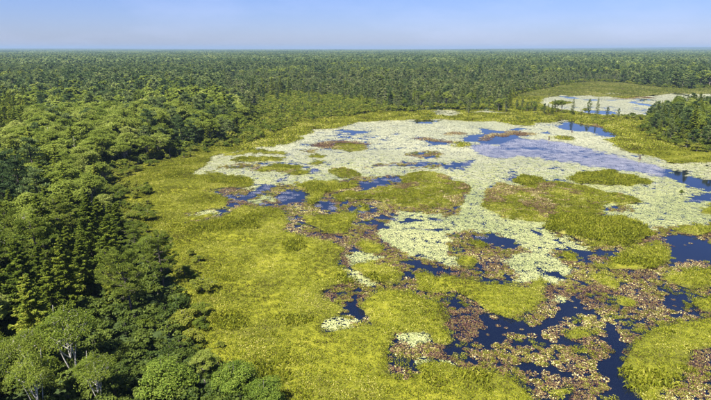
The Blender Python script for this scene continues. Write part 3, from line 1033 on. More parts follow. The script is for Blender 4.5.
def pad_patch(seed, rad, n, s0, s1, mat, sides=7, tilt=0.06, raised=0.0):
    r = np.random.default_rng(seed)
    mbb = MB()
    for k in range(n):
        a = r.random() * 6.283
        d = math.sqrt(r.random()) * rad
        s = s0 + (s1 - s0) * r.random() ** 1.5
        an = np.arange(sides) * 6.283 / sides + r.random()
        rr = s * (0.88 + 0.2 * r.random(sides))
        tx, ty = r.normal(size=2) * tilt
        x, y = rr * np.cos(an), rr * np.sin(an)
        z = 0.012 + 0.03 * r.random() + raised * r.random() ** 2 + x * tx + y * ty + s * (abs(tx) + abs(ty))
        mbb.add(np.stack([d * math.cos(a) + x, d * math.sin(a) + y, z], -1), [list(range(sides))])
    return mbb.mesh('pads', mat)


LIB_SEDGE = library('f_sedge', [grass_patch(400 + k, 0.62, 92, 0.21, 0.34, M['sedge'], 0.85) for k in range(6)])
LIB_SEDGE2 = library('g_sedge', [grass_patch(410 + k, 2.4, 130, 0.50, 0.40, M['sedge'], 0.9) for k in range(5)])
LIB_MEADOW = library('n_meadow', [grass_patch(480 + k, 2.4, 130, 0.6, 0.40, M['meadow'], 0.8) for k in range(4)])
LIB_ISLE = library('h_isle', [grass_patch(420 + k, 1.0, 95, 0.48, 0.22, M['isle'], 0.6) for k in range(5)])
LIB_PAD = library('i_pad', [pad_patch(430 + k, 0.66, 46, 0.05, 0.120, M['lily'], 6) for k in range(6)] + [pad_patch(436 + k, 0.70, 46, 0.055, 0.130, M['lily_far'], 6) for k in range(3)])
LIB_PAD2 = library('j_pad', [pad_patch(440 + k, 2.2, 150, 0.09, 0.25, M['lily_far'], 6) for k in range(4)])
LIB_THIN = library('m_thin', [pad_patch(470 + k, 1.0, 190, 0.018, 0.052, M['sheen'], 4, 0.02) for k in range(3)])  # tiny flat flecks added to lighten water as reflected sky would
LIB_MAT = library('k_mat', [pad_patch(450 + k, 0.56, 76, 0.035, 0.088, M['mat'], 5, 0.25, 0.03) for k in range(6)])
LIB_MAT2 = library('l_mat', [pad_patch(460 + k, 2.2, 230, 0.07, 0.17, M['mat'], 5, 0.2, 0.03) for k in range(4)])


def scatter_stuff(name, X, Y, Z, lib, nlib, s0, s1, label, tilt=0.0, zs=None, parent=None):
    n = len(X)
    s = s0 + (s1 - s0) * rng.random(n)
    S = np.stack([s, s, s if zs is None else s * zs], -1)
    o = scatter(name, np.stack([X, Y, Z], -1), zrot(n, tilt), S, rng.integers(0, nlib, n), lib, parent)
    o['kind'] = 'stuff'
    o['label'] = label
    return o


def in_view(X, Y, m=30):
    px, py = pixel(X, Y)
    return (Y > 30) & (px > -m) & (px < 711 + m) & (py < 415 + m)


# ------------------------------------------------------------------ marsh plants, lilies, brown mats
X, Y = jgrid(-75, 130, 42, 185, 0.82)
k = in_view(X, Y, 40)
X, Y = X[k], Y[k]
c = classify(X, Y, 1.3)
hole = N3.fbm(X * 0.35, Y * 0.35, 3)
g = (c == 0)
z = np.maximum(land_z(X, Y), 0.10)
dens = rng.random(len(X))
hz = 0.7 + 0.9 * np.clip(N4.fbm(X * 0.09 + 5, Y * 0.09, 3) + 0.35, 0, 1.2)
scatter_stuff('marsh_grass', X[g], Y[g], z[g] - 0.04, LIB_SEDGE, 6, 0.75, 1.25, 'yellow green marsh sedge covering the open bog', 0.15, hz[g])
w = (c == 2)
keep = w & (hole > -0.46) & (dens < 0.95)
nk = int(keep.sum())
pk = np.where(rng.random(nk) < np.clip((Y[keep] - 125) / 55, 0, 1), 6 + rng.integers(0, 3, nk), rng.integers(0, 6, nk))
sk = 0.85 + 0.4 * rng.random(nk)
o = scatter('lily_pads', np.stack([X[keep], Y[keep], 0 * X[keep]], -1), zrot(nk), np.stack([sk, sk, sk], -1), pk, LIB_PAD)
o['kind'] = 'stuff'
o['label'] = 'pale floating lily pads packed over the near pond'
w = (c == 1)
keep = w & (hole > -0.26) & (dens < 0.97)
scatter_stuff('brown_pads', X[keep], Y[keep], 0 * X[keep], LIB_MAT, 6, 0.8, 1.2, 'brown and cream floating leaves around the dark channels')
# stray sprigs of sedge on the brown mats
kk = w & (N2.fbm(X * 0.22, Y * 0.22, 4) > -0.12) & (dens < 0.8)
scatter_stuff('marsh_sprigs', X[kk], Y[kk], 0 * X[kk] + 0.02, LIB_SEDGE, 6, 0.5, 0.9, 'sparse sedge sprigs growing through the brown leaves', 0.2)
kk = (c == 0) & (N2.fbm(X * 0.10 + 3, Y * 0.16, 4) > 0.34) & (dens < 0.75)
scatter_stuff('tussocks', X[kk], Y[kk], z[kk] - 0.03, LIB_ISLE, 5, 0.7, 1.25, 'darker taller tussocks dotted over the sedge', 0.2)
kk = (c == 3) & (Y < 105) & (dens < 0.08) & (N2.fbm(X * 0.6, Y * 0.6, 2) > 0.05)
scatter_stuff('stray_pads', X[kk], Y[kk], 0 * X[kk], LIB_MAT, 6, 0.4, 0.7, 'stray leaves drifting on the dark channels')
# a silvery film of tiny flecks painting reflected sky over the big open pool
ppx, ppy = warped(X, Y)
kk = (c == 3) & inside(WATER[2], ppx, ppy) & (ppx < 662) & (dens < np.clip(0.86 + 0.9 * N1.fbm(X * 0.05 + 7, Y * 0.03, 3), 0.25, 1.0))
scatter_stuff('painted_sheen', X[kk], Y[kk], 0 * X[kk], LIB_THIN, 3, 0.8, 1.3, 'thin silvery film of flecks imitating sky reflection on the open water')
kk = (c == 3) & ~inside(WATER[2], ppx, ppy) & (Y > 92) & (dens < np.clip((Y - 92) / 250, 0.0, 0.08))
scatter_stuff('sparse_painted_sheen', X[kk], Y[kk], 0 * X[kk], LIB_THIN, 3, 0.8, 1.3, 'sparse silvery flecks imitating reflected sky on the smaller blue pools')  # a few added flecks paint a paler sky reflection here
# farther off, coarser patches
X, Y = jgrid(-130, 420, 185, 640, 2.1)
k = in_view(X, Y, 40)
X, Y = X[k], Y[k]
c = classify(X, Y)
z = np.maximum(land_z(X, Y), 0.10)
g = c == 0
nearg, farg = g & (Y < 395), g & (Y >= 395)
scatter_stuff('far_marsh_grass', X[nearg], Y[nearg], z[nearg] - 0.05, LIB_SEDGE2, 5, 0.8, 1.3, 'yellow green sedge on the far shores of the pond', 0.1)
scatter_stuff('second_marsh_grass', X[farg], Y[farg], z[farg] - 0.05, LIB_MEADOW, 4, 0.8, 1.4, 'olive sedge meadow around the second pond', 0.1)
X_, Y_, Z_ = X[g], Y[g], z[g]
kb = (N2.fbm(X_ * 0.05, Y_ * 0.03, 4) > np.where(Y_ > 420, -0.05, np.where(Y_ > 330, 0.05, 0.22))) & (rng.random(len(X_)) < np.where(Y_ > 330, 0.5, 0.28))
scatter_stuff('marsh_bushes', X_[kb], Y_[kb], Z_[kb] - 0.05, LIB_SCRUB, 4, 0.35, 0.9, 'low bushes dotted over the far marsh')
ppx, ppy = warped(X, Y)
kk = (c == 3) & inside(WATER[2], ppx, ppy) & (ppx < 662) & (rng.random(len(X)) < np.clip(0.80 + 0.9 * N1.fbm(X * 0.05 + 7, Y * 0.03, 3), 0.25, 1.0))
scatter_stuff('far_painted_sheen', X[kk], Y[kk], 0 * X[kk], LIB_THIN, 3, 2.0, 3.2, 'thin silvery film of flecks imitating sky reflection on the far side of the open water', 0.0, 0.3)  # the same painted sky sheen in coarser flecks
w = (c == 2) & (N3.fbm(X * 0.06, Y * 0.04, 4) > -0.30) & (rng.random(len(X)) < np.where(Y > 330, 1.0, np.clip(0.70 + 1.2 * N1.fbm(X * 0.03, Y * 0.02, 3), 0.3, 1.0)))
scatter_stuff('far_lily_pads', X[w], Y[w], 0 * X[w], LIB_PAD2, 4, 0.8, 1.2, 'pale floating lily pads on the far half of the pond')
w = (c == 1)
scatter_stuff('far_brown_pads', X[w], Y[w], 0 * X[w], LIB_MAT2, 4, 0.8, 1.2, 'brown floating leaves on the far half of the pond')

# ------------------------------------------------------------------ sedge islands
PEAT = peat_material()
for label, poly, hgt in ISLANDS:
    P = np.array(poly, float)
    wx, wy = ground(P[:, 0], P[:, 1])
    step = 0.45 if wy.mean() < 150 else 0.8
    ax = np.arange(wx.min() - 2, wx.max() + 2, step)
    ay = np.arange(wy.min() - 2, wy.max() + 2, step)
    AX, AY = np.meshgrid(ax, ay)
    px, py = warped(AX, AY)
    mk = inside(poly, px, py).astype(float)
    b = mk.copy()
    for _ in range(5):
        q = np.pad(b, 1)
        b = (q[1:-1, 1:-1] * 2 + q[:-2, 1:-1] + q[2:, 1:-1] + q[1:-1, :-2] + q[1:-1, 2:]) / 6
    prof = np.clip((b - 0.3) / 0.6, 0, 1) ** 0.8
    AZ = -0.3 + prof * (0.3 + hgt * (0.7 + 0.9 * N4.fbm(AX * 0.25, AY * 0.25, 3)))
    use = (b > 0.02)
    ids = -np.ones(AX.shape, int)
    ids[use] = np.arange(use.sum())
    cell = use[:-1, :-1] & use[1:, :-1] & use[:-1, 1:] & use[1:, 1:]
    f = np.stack([ids[:-1, :-1][cell], ids[:-1, 1:][cell], ids[1:, 1:][cell], ids[1:, :-1][cell]], -1)
    ox, oy = float(wx.mean()), float(wy.mean())
    root = bpy.data.objects.new('sedge_island', None)
    COL.objects.link(root)
    root.location = (ox, oy, 0)
    tag(root, label, 'island', 'sedge islands in the pond')
    mb = MB()
    mb.add(np.stack([AX[use] - ox, AY[use] - oy, AZ[use]], -1), f)
    put('peat_mound', mb.mesh('peat_mound', PEAT, True), root)
    gk = (mk > 0) & (b > 0.35)
    gX, gY, gZ = AX[gk], AY[gk], AZ[gk]
    sel = rng.random(len(gX)) < min(1.0, (step / 0.62) ** 2 * 1.0)
    sel &= rng.random(len(gX)) < 0.85
    gX, gY, gZ = gX[sel] + rng.normal(size=sel.sum()) * 0.2, gY[sel] + rng.normal(size=sel.sum()) * 0.2, gZ[sel]
    s = (0.65 if hgt < 0.9 else 1.1)
    if hgt < 0.9:
        mixn = N2.fbm(gX * 0.12 + 11, gY * 0.09, 4)
        tw_ = mixn < 0.16
        scatter_stuff('short_sedge', gX[tw_] - ox, gY[tw_] - oy, np.maximum(gZ[tw_], 0.02) - 0.03, LIB_SEDGE, 6, 0.9, 1.4, 'short yellowish sedge on the island', 0.15, None, root)
        bt = (mixn < -0.22) | (rng.random(len(gX)) < 0.05)
        scatter_stuff('brown_leaves', gX[bt] - ox, gY[bt] - oy, np.maximum(gZ[bt], 0.02) + 0.12, LIB_MAT, 6, 0.7, 1.2, 'brown leaves among the sedge of the island', 0.1, None, root)
        gX, gY, gZ = gX[~tw_], gY[~tw_], gZ[~tw_]
    scatter_stuff('sedge', gX - ox, gY - oy, np.maximum(gZ, 0.02) - 0.03, LIB_ISLE, 5, 0.7 * s, 1.15 * s, 'green sedge on the island', 0.15, None, root)

# ------------------------------------------------------------------ trees one by one
GZf = lambda x, y: float(np.maximum(land_z(np.array([x]), np.array([y])), 0.1)[0])


def plant(kind, x, y, h, rz=None, fat=1.0, variant=None, name=None, second='crown'):
    lst = KIND[kind] if kind in KIND else SNAGS
    v = variant if variant is not None else random.randrange(len(lst))
    base = {'shrub_near': 2.4, 'bush_near': 4.2, 'snag': 8.0}.get(kind, H0)
    s = h / base
    root = bpy.data.objects.new(name, None)
    COL.objects.link(root)
    root.location = (x, y, GZf(x, y) - 0.06)
    root.rotation_euler = (0, 0, random.random() * 6.283 if rz is None else rz)
    root.scale = (s * fat, s * fat, s)
    parts = lst[v % len(lst)]
    put('trunk', parts[0], root)
    put(second, parts[1], root)
    if len(parts) > 2:
        put('branches', parts[2], root)
    return root


NAMES = {'broad': 'broadleaf_tree', 'conifer': 'conifer_tree', 'pine': 'pine_tree'}
# -- hand-placed trees of the foreground: kind, pixel of the tree's top, height, fatness, label
hero_path = [(0, 0, 0), (0.15, 0, 1.6), (0.10, 0.05, 3.2), (-0.25, 0.05, 4.6), (-0.15, 0, 5.8), (-0.55, 0, 6.8), (-0.50, 0.1, 7.6), (-0.95, 0.1, 8.6), (-0.9, 0.1, 9.6)]
KIND['pine_hero'] = [pine(66, 9.6, 3.5, 24, 6, 120, 0.22, M['pine_near'], M['bark_dark'], low=0.40, path=hero_path, cr=0.40,
                          split=True, bare=[(0.52, math.pi, 1.9), (0.62, 0.1, 2.0), (0.40, 0.2, 1.5), (0.45, 5.8, 2.2), (0.33, 3.6, 1.6)])]


def tree_at(kind, px, py_top, h, fat, label, cat='tree', group=None, variant=None, name=None, rz=None):
    """the ray through the tree's top, met at the tree's own height, gives where it stands"""
    x, y = ground(px, py_top, h)
    x, y = float(x), float(y)
    nm = name or NAMES.get(kind.split('_')[0], kind)
    r_ = plant(kind, x, y, h, rz, fat, variant, nm, 'branches' if kind == 'snag' else 'crown')
    tag(r_, label, cat, group)
    return x, y


taken = []
H_ = [('pine_hero', 122, 246, 10.2, 1.0, 'gnarled pine with bent dark bare trunk and dead side limbs in the foreground', 0.0),
      ('birch_near', 62, 305, 9.0, 1.05, 'open-crowned pale-stemmed birch with grey limbs in front of the gnarled pine', None),
      ('birch_near', 28, 352, 7.5, 1.0, 'pale-limbed birch in the bottom left corner of the wood', None),
      ('birch_near', 92, 352, 6.5, 1.0, 'low birch with bare white limbs below the gnarled pine', None),
      ('bush_near', 232, 366, 3.6, 1.15, 'rounded glossy dark green bush at the bottom edge beside the sedge', None),
      ('bush_near', 262, 384, 3.2, 1.1, 'glossy bush farthest right on the bottom edge, half cut off', None),
      ('bush_near', 165, 362, 4.2, 1.1, 'glossy green bush between the gnarled pine and the rounded bottom bush', None),
      ('pine_near', 158, 236, 8.2, 1.0, 'bushy pine right of the gnarled pine at the edge of the sedge', None),
      ('conifer_near', 38, 196, 13.5, 1.15, 'tall feathery conifer with layered boughs by the left picture edge', None),
      ('conifer_near', 84, 198, 12.0, 1.1, 'broad feathery conifer standing before the yellow shrub belt', None),
      ('conifer_near', 12, 240, 12.0, 1.15, 'dark layered conifer lowest along the left picture edge', None),
      ('conifer_near', 60, 238, 10.5, 1.1, 'feathery conifer just behind and left of the gnarled pine', None),
      ('conifer_mid', 134, 110, 13.5, 0.9, 'slim dark pointed spruce rising from the pale broadleaf wood edge', None),
      ('conifer_mid', 124, 121, 11.5, 0.9, 'shorter dark spruce close left of the slim pointed spruce', None),
      ('conifer_mid', 148, 121, 11.0, 0.9, 'dark spruce close right of the slim pointed spruce', None),
      ('conifer_mid', 9, 90, 14.0, 1.2, 'dark tall conifer against the pale wood at the left edge', None),
      ('snag', 48, 128, 11.0, 0.9, 'leafless pale dead tree among the broadleaf trees on the left', None),
      ('snag', 74, 138, 10.0, 0.8, 'thin bare white dead tree beside the leafless pale one', None),
      ('snag', 112, 238, 6.5, 0.8, 'small bleached dead tree behind the gnarled pine', None),
      ]
for kd, px, py, h, fat, lab, rz in H_:
    nm = {'snag': 'dead_tree', 'birch_near': 'broadleaf_tree', 'bush_near': 'bush', 'pine_hero': 'pine_tree'}.get(kd)
    cat = {'snag': 'dead tree', 'bush_near': 'bush'}.get(kd, 'tree')
    x, y = tree_at(kd, px, py, h, fat, lab, cat, None, None, nm, rz)
    taken.append((x, y, 1.6 if kd in ('snag',) else (4.8 if kd == 'pine_hero' else 2.8)))

# -- the left wood
MARKS = [('the gnarled pine', 122, 262), ('the open-crowned pale birch', 62, 318), ('the bottom left corner birch', 28, 360), ('the rounded bush at the bottom edge', 232, 378),
         ('the bushy pine by the sedge', 158, 250), ('the tall feathery conifer at the left edge', 38, 212), ('the broad feathery conifer by the shrub belt', 84, 214), ('the lowest dark conifer on the left edge', 12, 258),
         ('the slim pointed spruce', 134, 125), ('the dark tall conifer at the left edge', 9, 105), ('the leafless pale dead tree', 48, 138), ('the thin white dead tree', 74, 150), ('the wood corner by the pond shore', 226, 118),
         ('the tip of the left lily inlet', 192, 150), ('the yellow shrub belt', 108, 185), ('the yellow belt bend', 128, 205), ('the upper yellow belt', 122, 175), ('the yellow belt foot', 140, 228), ('the thin lily streaks in the sedge', 185, 220), ('the dark conifer row behind the scrub', 256, 88)]


def near_mark(x, y, h):
    u, v = pixel(np.array([x]), np.array([y]), 0.75 * h)
    u, v = float(u[0]), float(v[0])
    best = min(MARKS, key=lambda m_: math.hypot(u - m_[1], 1.6 * (v - m_[2])))
    du, dv = u - best[1], 1.6 * (v - best[2])
    dd = math.hypot(du, dv)
    if dd > 60:
        return None
    side = ('left of' if du < 0 else 'right of') if abs(du) > abs(dv) else ('behind' if dv < 0 else 'in front of')
    return ('close ' if dd < 22 else '') + side + ' ' + best[0]


X, Y = jgrid(-215, 0, 30, 290, 5.7, 0.40)
c = classify(X, Y)
px, py = pixel(X, Y)
lx, ly = pixel(X, Y, 9.0)
k = (c == 4) & (lx > -45) & (px < 300) & (ly < 415)
X, Y, px, py, lx, ly = X[k], Y[k], px[k], py[k], lx[k], ly[k]
T = np.array(taken)
free = np.ones(len(X), bool)
for tx, ty, tr in taken:
    free &= np.hypot(X - tx, Y - ty) > tr
X, Y, px, py, lx, ly = [a[free] for a in (X, Y, px, py, lx, ly)]
# distance of each tree to the bog edge
ed = np.array(LEFT_EDGE, float)
ex, ey = ground(ed[:, 0], ed[:, 1])
dedge = np.min(np.hypot(X[:, None] - np.interp(np.linspace(0, 1, 200), np.linspace(0, 1, len(ex)), ex)[None], Y[:, None] - np.interp(np.linspace(0, 1, 200), np.linspace(0, 1, len(ey)), ey)[None]), axis=1)
order = np.argsort(np.hypot(X, Y))
count = {'broad': 0, 'conifer': 0, 'pine': 0}
rest = []
for q in order:
    x, y, u, v, d = X[q], Y[q], lx[q], ly[q], dedge[q]
    a = random.random()
    b = float(N1.fbm(np.array([x * 0.05]), np.array([y * 0.05]), 2)[0])
    a = min(1, max(0, a + b * 0.5))
    if v > 290:
        kd = 'broad' if a < 0.78 else 'conifer'
        zone = 0
    elif v > 185:
        kd = 'conifer' if a < 0.72 else ('broad' if a < 0.9 else 'pine')
        zone = 1
    elif v > 135:
        kd = 'broad' if a < 0.66 else ('conifer' if a < 0.88 else 'pine')
        zone = 2
    elif v > 92:
        kd = 'broad' if a < 0.78 else ('conifer' if a < 0.88 else 'pine')
        if u < 30:
            kd = 'conifer' if a < 0.6 else 'broad'
        if 150 < u and v > 100:
            kd = 'broad' if a < 0.5 else ('conifer' if a < 0.72 else 'pine')
        zone = 3
    else:
        kd = 'broad' if a < 0.40 else 'pine'
        zone = 4
    h = {'broad': 11.0, 'conifer': 12.0, 'pine': 11.5}[kd] * (0.72 + 0.5 * random.random())
    if 78 < u < 190 and v > 262:
        continue
    if v > 290:
        h *= 0.68
    elif v > 185:
        h *= 0.86
    h *= 0.62 + 0.38 * min(1, d / 12)
    dist = math.hypot(x, y)
    if count[kd] >= 210:
        rest.append((x, y, h, kd))
        continue
    count[kd] += 1
    lod = 'near' if dist < 105 else 'mid'
    kk = kd + '_' + lod
    if kd == 'broad' and lod == 'near' and random.random() < 0.4:
        kk = 'birch_near'
    wide = (1.15 + 0.5 * random.random()) if (kd == 'broad' and zone > 1) else 1.05 + 0.3 * random.random()
    rt = plant(kk, x, y, h, None, wide, None, NAMES[kd])
    edge_ = d < 7
    size_ = 'tall ' if h > 10.8 else ('short ' if h < 7.2 else '')
    look = {'broad': 'leafy broadleaf tree', 'conifer': 'dark green conifer', 'pine': 'dark rounded pine'}[kd]
    where = ['in the nearest part of the wood, bottom left', 'in the dense dark stand along the left side', 'in the left wood beside the yellow shrubs',
             'in the pale wood on the upper left', 'at the back of the left wood where it darkens'][zone]
    if edge_:
        where = ['on the sedge side of the nearest wood, bottom left', 'on the marsh edge of the dark left stand', 'on the shrubby marsh edge of the left wood',
                 'along the marsh edge of the upper left wood', 'at the marsh corner of the back left wood'][zone]
    rel = near_mark(x, y, h)
    if rel:
        where = rel + (' on the marsh edge' if edge_ else '')
        if len((size_ + look + ' ' + where).split()) > 16:
            where = rel
    tag(rt, size_ + look + ' ' + where, 'tree', '%s%s %s' % (size_, NAMES[kd].replace('_', ' ') + 's', where))

# -- shrub belt along the wood's edge and shrubs dotted on the marsh
shr = []
for i in range(len(ex) - 3):
    n = int(np.hypot(ex[i + 1] - ex[i], ey[i + 1] - ey[i]) / 1.5)
    for _ in range(n):
        t = random.random()
        shr.append((ex[i] * (1 - t) + ex[i + 1] * t + random.gauss(1.0, 2.6), ey[i] * (1 - t) + ey[i + 1] * t + random.gauss(-0.5, 2.6)))
for p, n in (([(104, 172), (135, 172), (150, 190), (150, 225), (128, 228), (108, 212)], 70), ([(205, 150), (240, 140), (262, 128), (262, 140), (235, 148)], 24)):
    P = np.array(p, float)
    while n:
        u, v = random.uniform(P[:, 0].min(), P[:, 0].max()), random.uniform(P[:, 1].min(), P[:, 1].max())
        if inside(p, np.array([u]), np.array([v]))[0]:
            a, b = ground(u, v)
            shr.append((float(a), float(b)))
            n -= 1
shr = sorted(shr, key=lambda s: math.hypot(*s))[:280]
for x, y in shr:
    if y < 34:
        continue
    u, v = pixel(np.array([x]), np.array([y]))
    if classify(np.array([x]), np.array([y]))[0] in (1, 2, 3, 5):
        continue
    rt = plant('shrub_near', x, y, random.uniform(0.9, 2.3), None, 1.0 + 0.4 * random.random(), None, 'shrub')
    w_ = 'along the bottom left wood edge' if v[0] > 290 else ('in the yellow green belt before the left conifers' if v[0] > 168 else 'along the far left wood edge by the pond')
    rel = near_mark(x, y, 1.5)
    if rel:
        w_ = rel + ' in the belt at the wood edge'
        if len(w_.split()) > 12:
            w_ = rel
    hh = rt.scale[2] * 2.4
    sz = 'knee-high' if hh < 1.3 else ('tall bushy' if hh > 1.9 else 'low')
    tag(rt, sz + ' yellow green shrub ' + w_, 'shrub', sz + ' shrubs ' + w_)

# -- trees on the spit, in the scrub and at the far shore, from their tops in the photo
FAR_TREES = [
    ('conifer_mid', 574, 98.5, 9.0, 0.9, 'densest dark upright tree on the spit between the two ponds'),
    ('pine_mid', 590, 100, 8.0, 0.75, 'airy thin tree on the spit between the two dense upright trees'),
    ('conifer_mid', 599, 98, 9.2, 0.85, 'dense upright tree on the spit right of the airy thin one'),
    ('pine_mid', 608, 107.5, 5.0, 0.9, 'small tree on the spit just right of the upright trees'),
    ('pine_mid', 619, 109, 4.6, 0.9, 'small tree on the spit farther right, near the clump'),
    ('conifer_mid', 553, 105, 5.2, 1.0, 'short tree on the spit left of the dense upright ones'),
    ('conifer_mid', 511, 90, 11.0, 1.1, 'dark tree at the left end of the spit above the inlet'),
    ('broad_mid', 535, 103, 6.0, 0.9, 'rounded short tree at the left root of the spit'),
    ('pine_mid', 545, 104, 5.6, 0.9, 'short bushy pine at the left root of the spit'),
    ('pine_mid', 654, 104, 8.6, 0.8, 'airy tree at the upper left corner of the right clump'),
    ('snag', 664, 99, 9.5, 0.8, 'thin nearly bare tree rising left of the right clump'),
    ('conifer_mid', 675, 98, 11.0, 0.9, 'tall pointed tree at the crown of the right clump'),
    ('pine_mid', 282, 104, 5.4, 1.1, 'dark small pine pair standing in the scrub left of the pond'),
    ('conifer_mid', 309, 105, 5.0, 1.2, 'dark small tree on the pale scrub by the pond shore'),
    ('pine_mid', 325, 106, 3.0, 1.5, 'low dark bush-like pine on the pale shore'),
    ('conifer_mid', 252, 78, 14.0, 1.0, 'tall dark conifer at the left end of the dark row behind the scrub'),
    ('conifer_mid', 262, 77, 14.0, 1.0, 'second tall dark conifer of the row behind the scrub'),
    ('conifer_mid', 271, 77, 14.5, 1.0, 'third tall dark conifer of the row behind the scrub'),
    ('conifer_mid', 280, 76, 14.5, 1.0, 'fourth tall dark conifer of the row behind the scrub'),
    ('conifer_mid', 288, 78, 14.0, 1.0, 'tall dark conifer at the right end of the row behind the scrub'),
    ('conifer_mid', 382, 80, 12.5, 1.0, 'dark pointed conifer in the wood behind the pond head'),
    ('conifer_mid', 460, 68, 13.0, 1.1, 'dark pointed conifer in the wood right of the pond head'),
]
for kd, px_, py_, h, fat, lab in FAR_TREES:
    tree_at(kd, px_, py_, h, fat, lab, 'dead tree' if kd == 'snag' else 'tree', None, None, 'dead_tree' if kd == 'snag' else None)
for q in range(75):
    u, v = random.uniform(258, 384), random.uniform(96, 118)
    if not inside(SCRUB, np.array([u]), np.array([v]))[0]:
        continue
    x, y = [float(t_) for t_ in ground(u, v)]
    kd = random.choice(['pale', 'pale', 'pine', 'conifer'])
    h = random.uniform(2.6, 6.4) * (0.7 if v > 108 else 1.0)
    rt = plant(kd + '_mid', x, y, h, None, 0.95 + 0.3 * random.random(), None, NAMES.get(kd, 'pine_tree'))
    sz = 'very small ' if h < 3.4 else ('taller ' if h > 5.2 else 'small ')
    w_ = next(t_ for lim, t_ in ((285, 'at the left end of the scrub'), (308, 'in the scrub before the dark conifer row'), (335, 'in the middle of the scrub'), (360, 'in the right half of the scrub'), (999, 'where the scrub meets the pond head')) if u < lim)
    w_ += ' near the pond' if v > 108 else (' near the wood' if v < 101 else '')
    tag(rt, sz + {'pale': 'pale slim pine ', 'pine': 'dark rounded pine ', 'conifer': 'dark pointed conifer '}[kd] + w_, 'tree', sz + {'pale': 'pale slim pines ', 'pine': 'rounded pines ', 'conifer': 'pointed conifers '}[kd] + w_)
for q in range(34):
    u, v = random.uniform(468, 566), random.uniform(106.5, 114.0)
    v = max(v, 112.5 - (566 - u) * 0.06)
    x, y = [float(t_) for t_ in ground(u, v)]
    if classify(np.array([x]), np.array([y]))[0] in (2, 3):
        continue
    kd = random.choice(['pale', 'pale', 'pine', 'conifer', 'broad'])
    h = random.uniform(3.2, 7.6)
    rt = plant(kd + '_mid', x, y, h, None, 0.95 + 0.3 * random.random(), None, NAMES.get(kd, 'pine_tree'))
    sz = 'very small ' if h < 4.4 else ('taller ' if h > 6.2 else 'small ')
    w_ = 'on the marsh right of the pond head' if u < 500 else ('left of the dark tree at the spit root' if u < 511 else ('right of the dark tree at the spit root' if u < 535 else 'on the left half of the spit'))
    tag(rt, sz + {'pale': 'pale slim pine ', 'pine': 'dark rounded pine ', 'conifer': 'dark pointed conifer ', 'broad': 'leafy round tree '}[kd] + w_, 'tree', sz + {'pale': 'pale slim pines ', 'pine': 'rounded pines ', 'conifer': 'pointed conifers ', 'broad': 'leafy trees '}[kd] + w_)
# right clump
X, Y = jgrid(80, 330, 170, 330, 4.2, 0.38)
px, py = pixel(X, Y)
k = inside(CLUMP, px, py) & (px < 735)
n_cl = 0
for x, y, u, v in sorted(zip(X[k], Y[k], px[k], py[k]), key=lambda s: s[1]):
    a = random.random()
    kd = 'conifer' if a < 0.5 else ('pine' if a < 0.85 else 'broad')
    front = v > 118 + (u - 637) * 0.42
    h = (14.5 if u > 684 else 8.0) * (0.8 + 0.25 * random.random()) if front else 10.8 * (0.78 + 0.3 * random.random()) * min(1, 0.65 + (u - 637) / 110)
    count[kd] += 1
    size_ = 'tall ' if h > 12.5 else ('low ' if h < 6.5 else '')
    rt = plant(kd + '_mid', x, y, h, None, 0.95 + 0.25 * random.random(), None, NAMES[kd])
    part_ = ' near its left tip' if u < 660 else (' by the picture edge' if u > 705 else (' left of its middle' if u < 682 else ' right of its middle'))
    w_ = 'on the front of the right clump' if front else 'inside the right clump'
    w_ += part_
    tag(rt, size_ + {'broad': 'leafy broadleaf tree ', 'conifer': 'dark pointed conifer ', 'pine': 'dark rounded pine '}[kd] + w_, 'tree', size_ + NAMES[kd].replace('_', ' ') + 's ' + w_)
for u, v in [(642, 132), (650, 137), (660, 141), (668, 144), (676, 147), (686, 149), (696, 152), (706, 153), (655, 134), (690, 146), (672, 140)]:
    x, y = ground(u, v)
    rt = plant('shrub_near', float(x), float(y), random.uniform(2.0, 3.4), None, 1.2, None, 'shrub')
    tag(rt, 'light green shrub at the foot of the right clump', 'shrub', 'shrubs at the foot of the right clump')
for u, v in [(520, 111), (527, 112), (533, 110), (541, 112), (548, 113.5), (556, 113), (563, 114.5), (571, 115), (581, 115), (612, 118), (626, 119.5), (632, 119), (640, 121), (585, 114)]:
    x, y = ground(u, v)
    rt = plant('shrub_near', float(x), float(y), random.uniform(1.6, 3.4), None, 1.2, None, 'shrub')
    tag(rt, 'small green shrub on the spit between the two ponds', 'shrub', 'shrubs on the spit')
x, y = ground(681, 195.5)
rt = plant('shrub_near', float(x), float(y), 1.6, None, 0.6, None, 'shrub')
rt.location.z = -0.05
tag(rt, 'lone small upright shrub standing in the lilies at far right', 'shrub')


def stump(px_, py_, h, label, seed):
    x, y = ground(px_, py_)
    r = np.random.default_rng(seed)
    root = bpy.data.objects.new('tree_stump', None)
    COL.objects.link(root)
    root.location = (float(x), float(y), 0)
    a, b = MB(), MB()
    t = np.linspace(-0.3, 1, 7)
    tube(a, np.stack([0.08 * np.sin(t * 3 + seed), 0.06 * np.cos(t * 4), t * h], -1), 0.30 - 0.14 * t + 0.03 * r.random(7), 8)
    for q in range(4):
        an = q * 1.6 + seed
        tube(b, [(0, 0, 0.35 * h), (0.4 * math.cos(an), 0.4 * math.sin(an), 0.14), (0.85 * math.cos(an), 0.85 * math.sin(an), -0.15)], [0.12, 0.09, 0.05], 5)
    put('trunk', a.mesh('trunk', M['bark_dark'], True), root)
    put('root_flare', b.mesh('root_flare', M['bark_dark'], True), root)
    tag(root, label, 'stump')


stump(639.5, 159.5, 1.5, 'dark stump at the marsh tip beside the open water', 1)
stump(549, 140, 1.4, 'dark stump at the upper edge of the open water', 2)
stump(572, 132.5, 1.0, 'small dark stump in the lilies below the spit', 3)
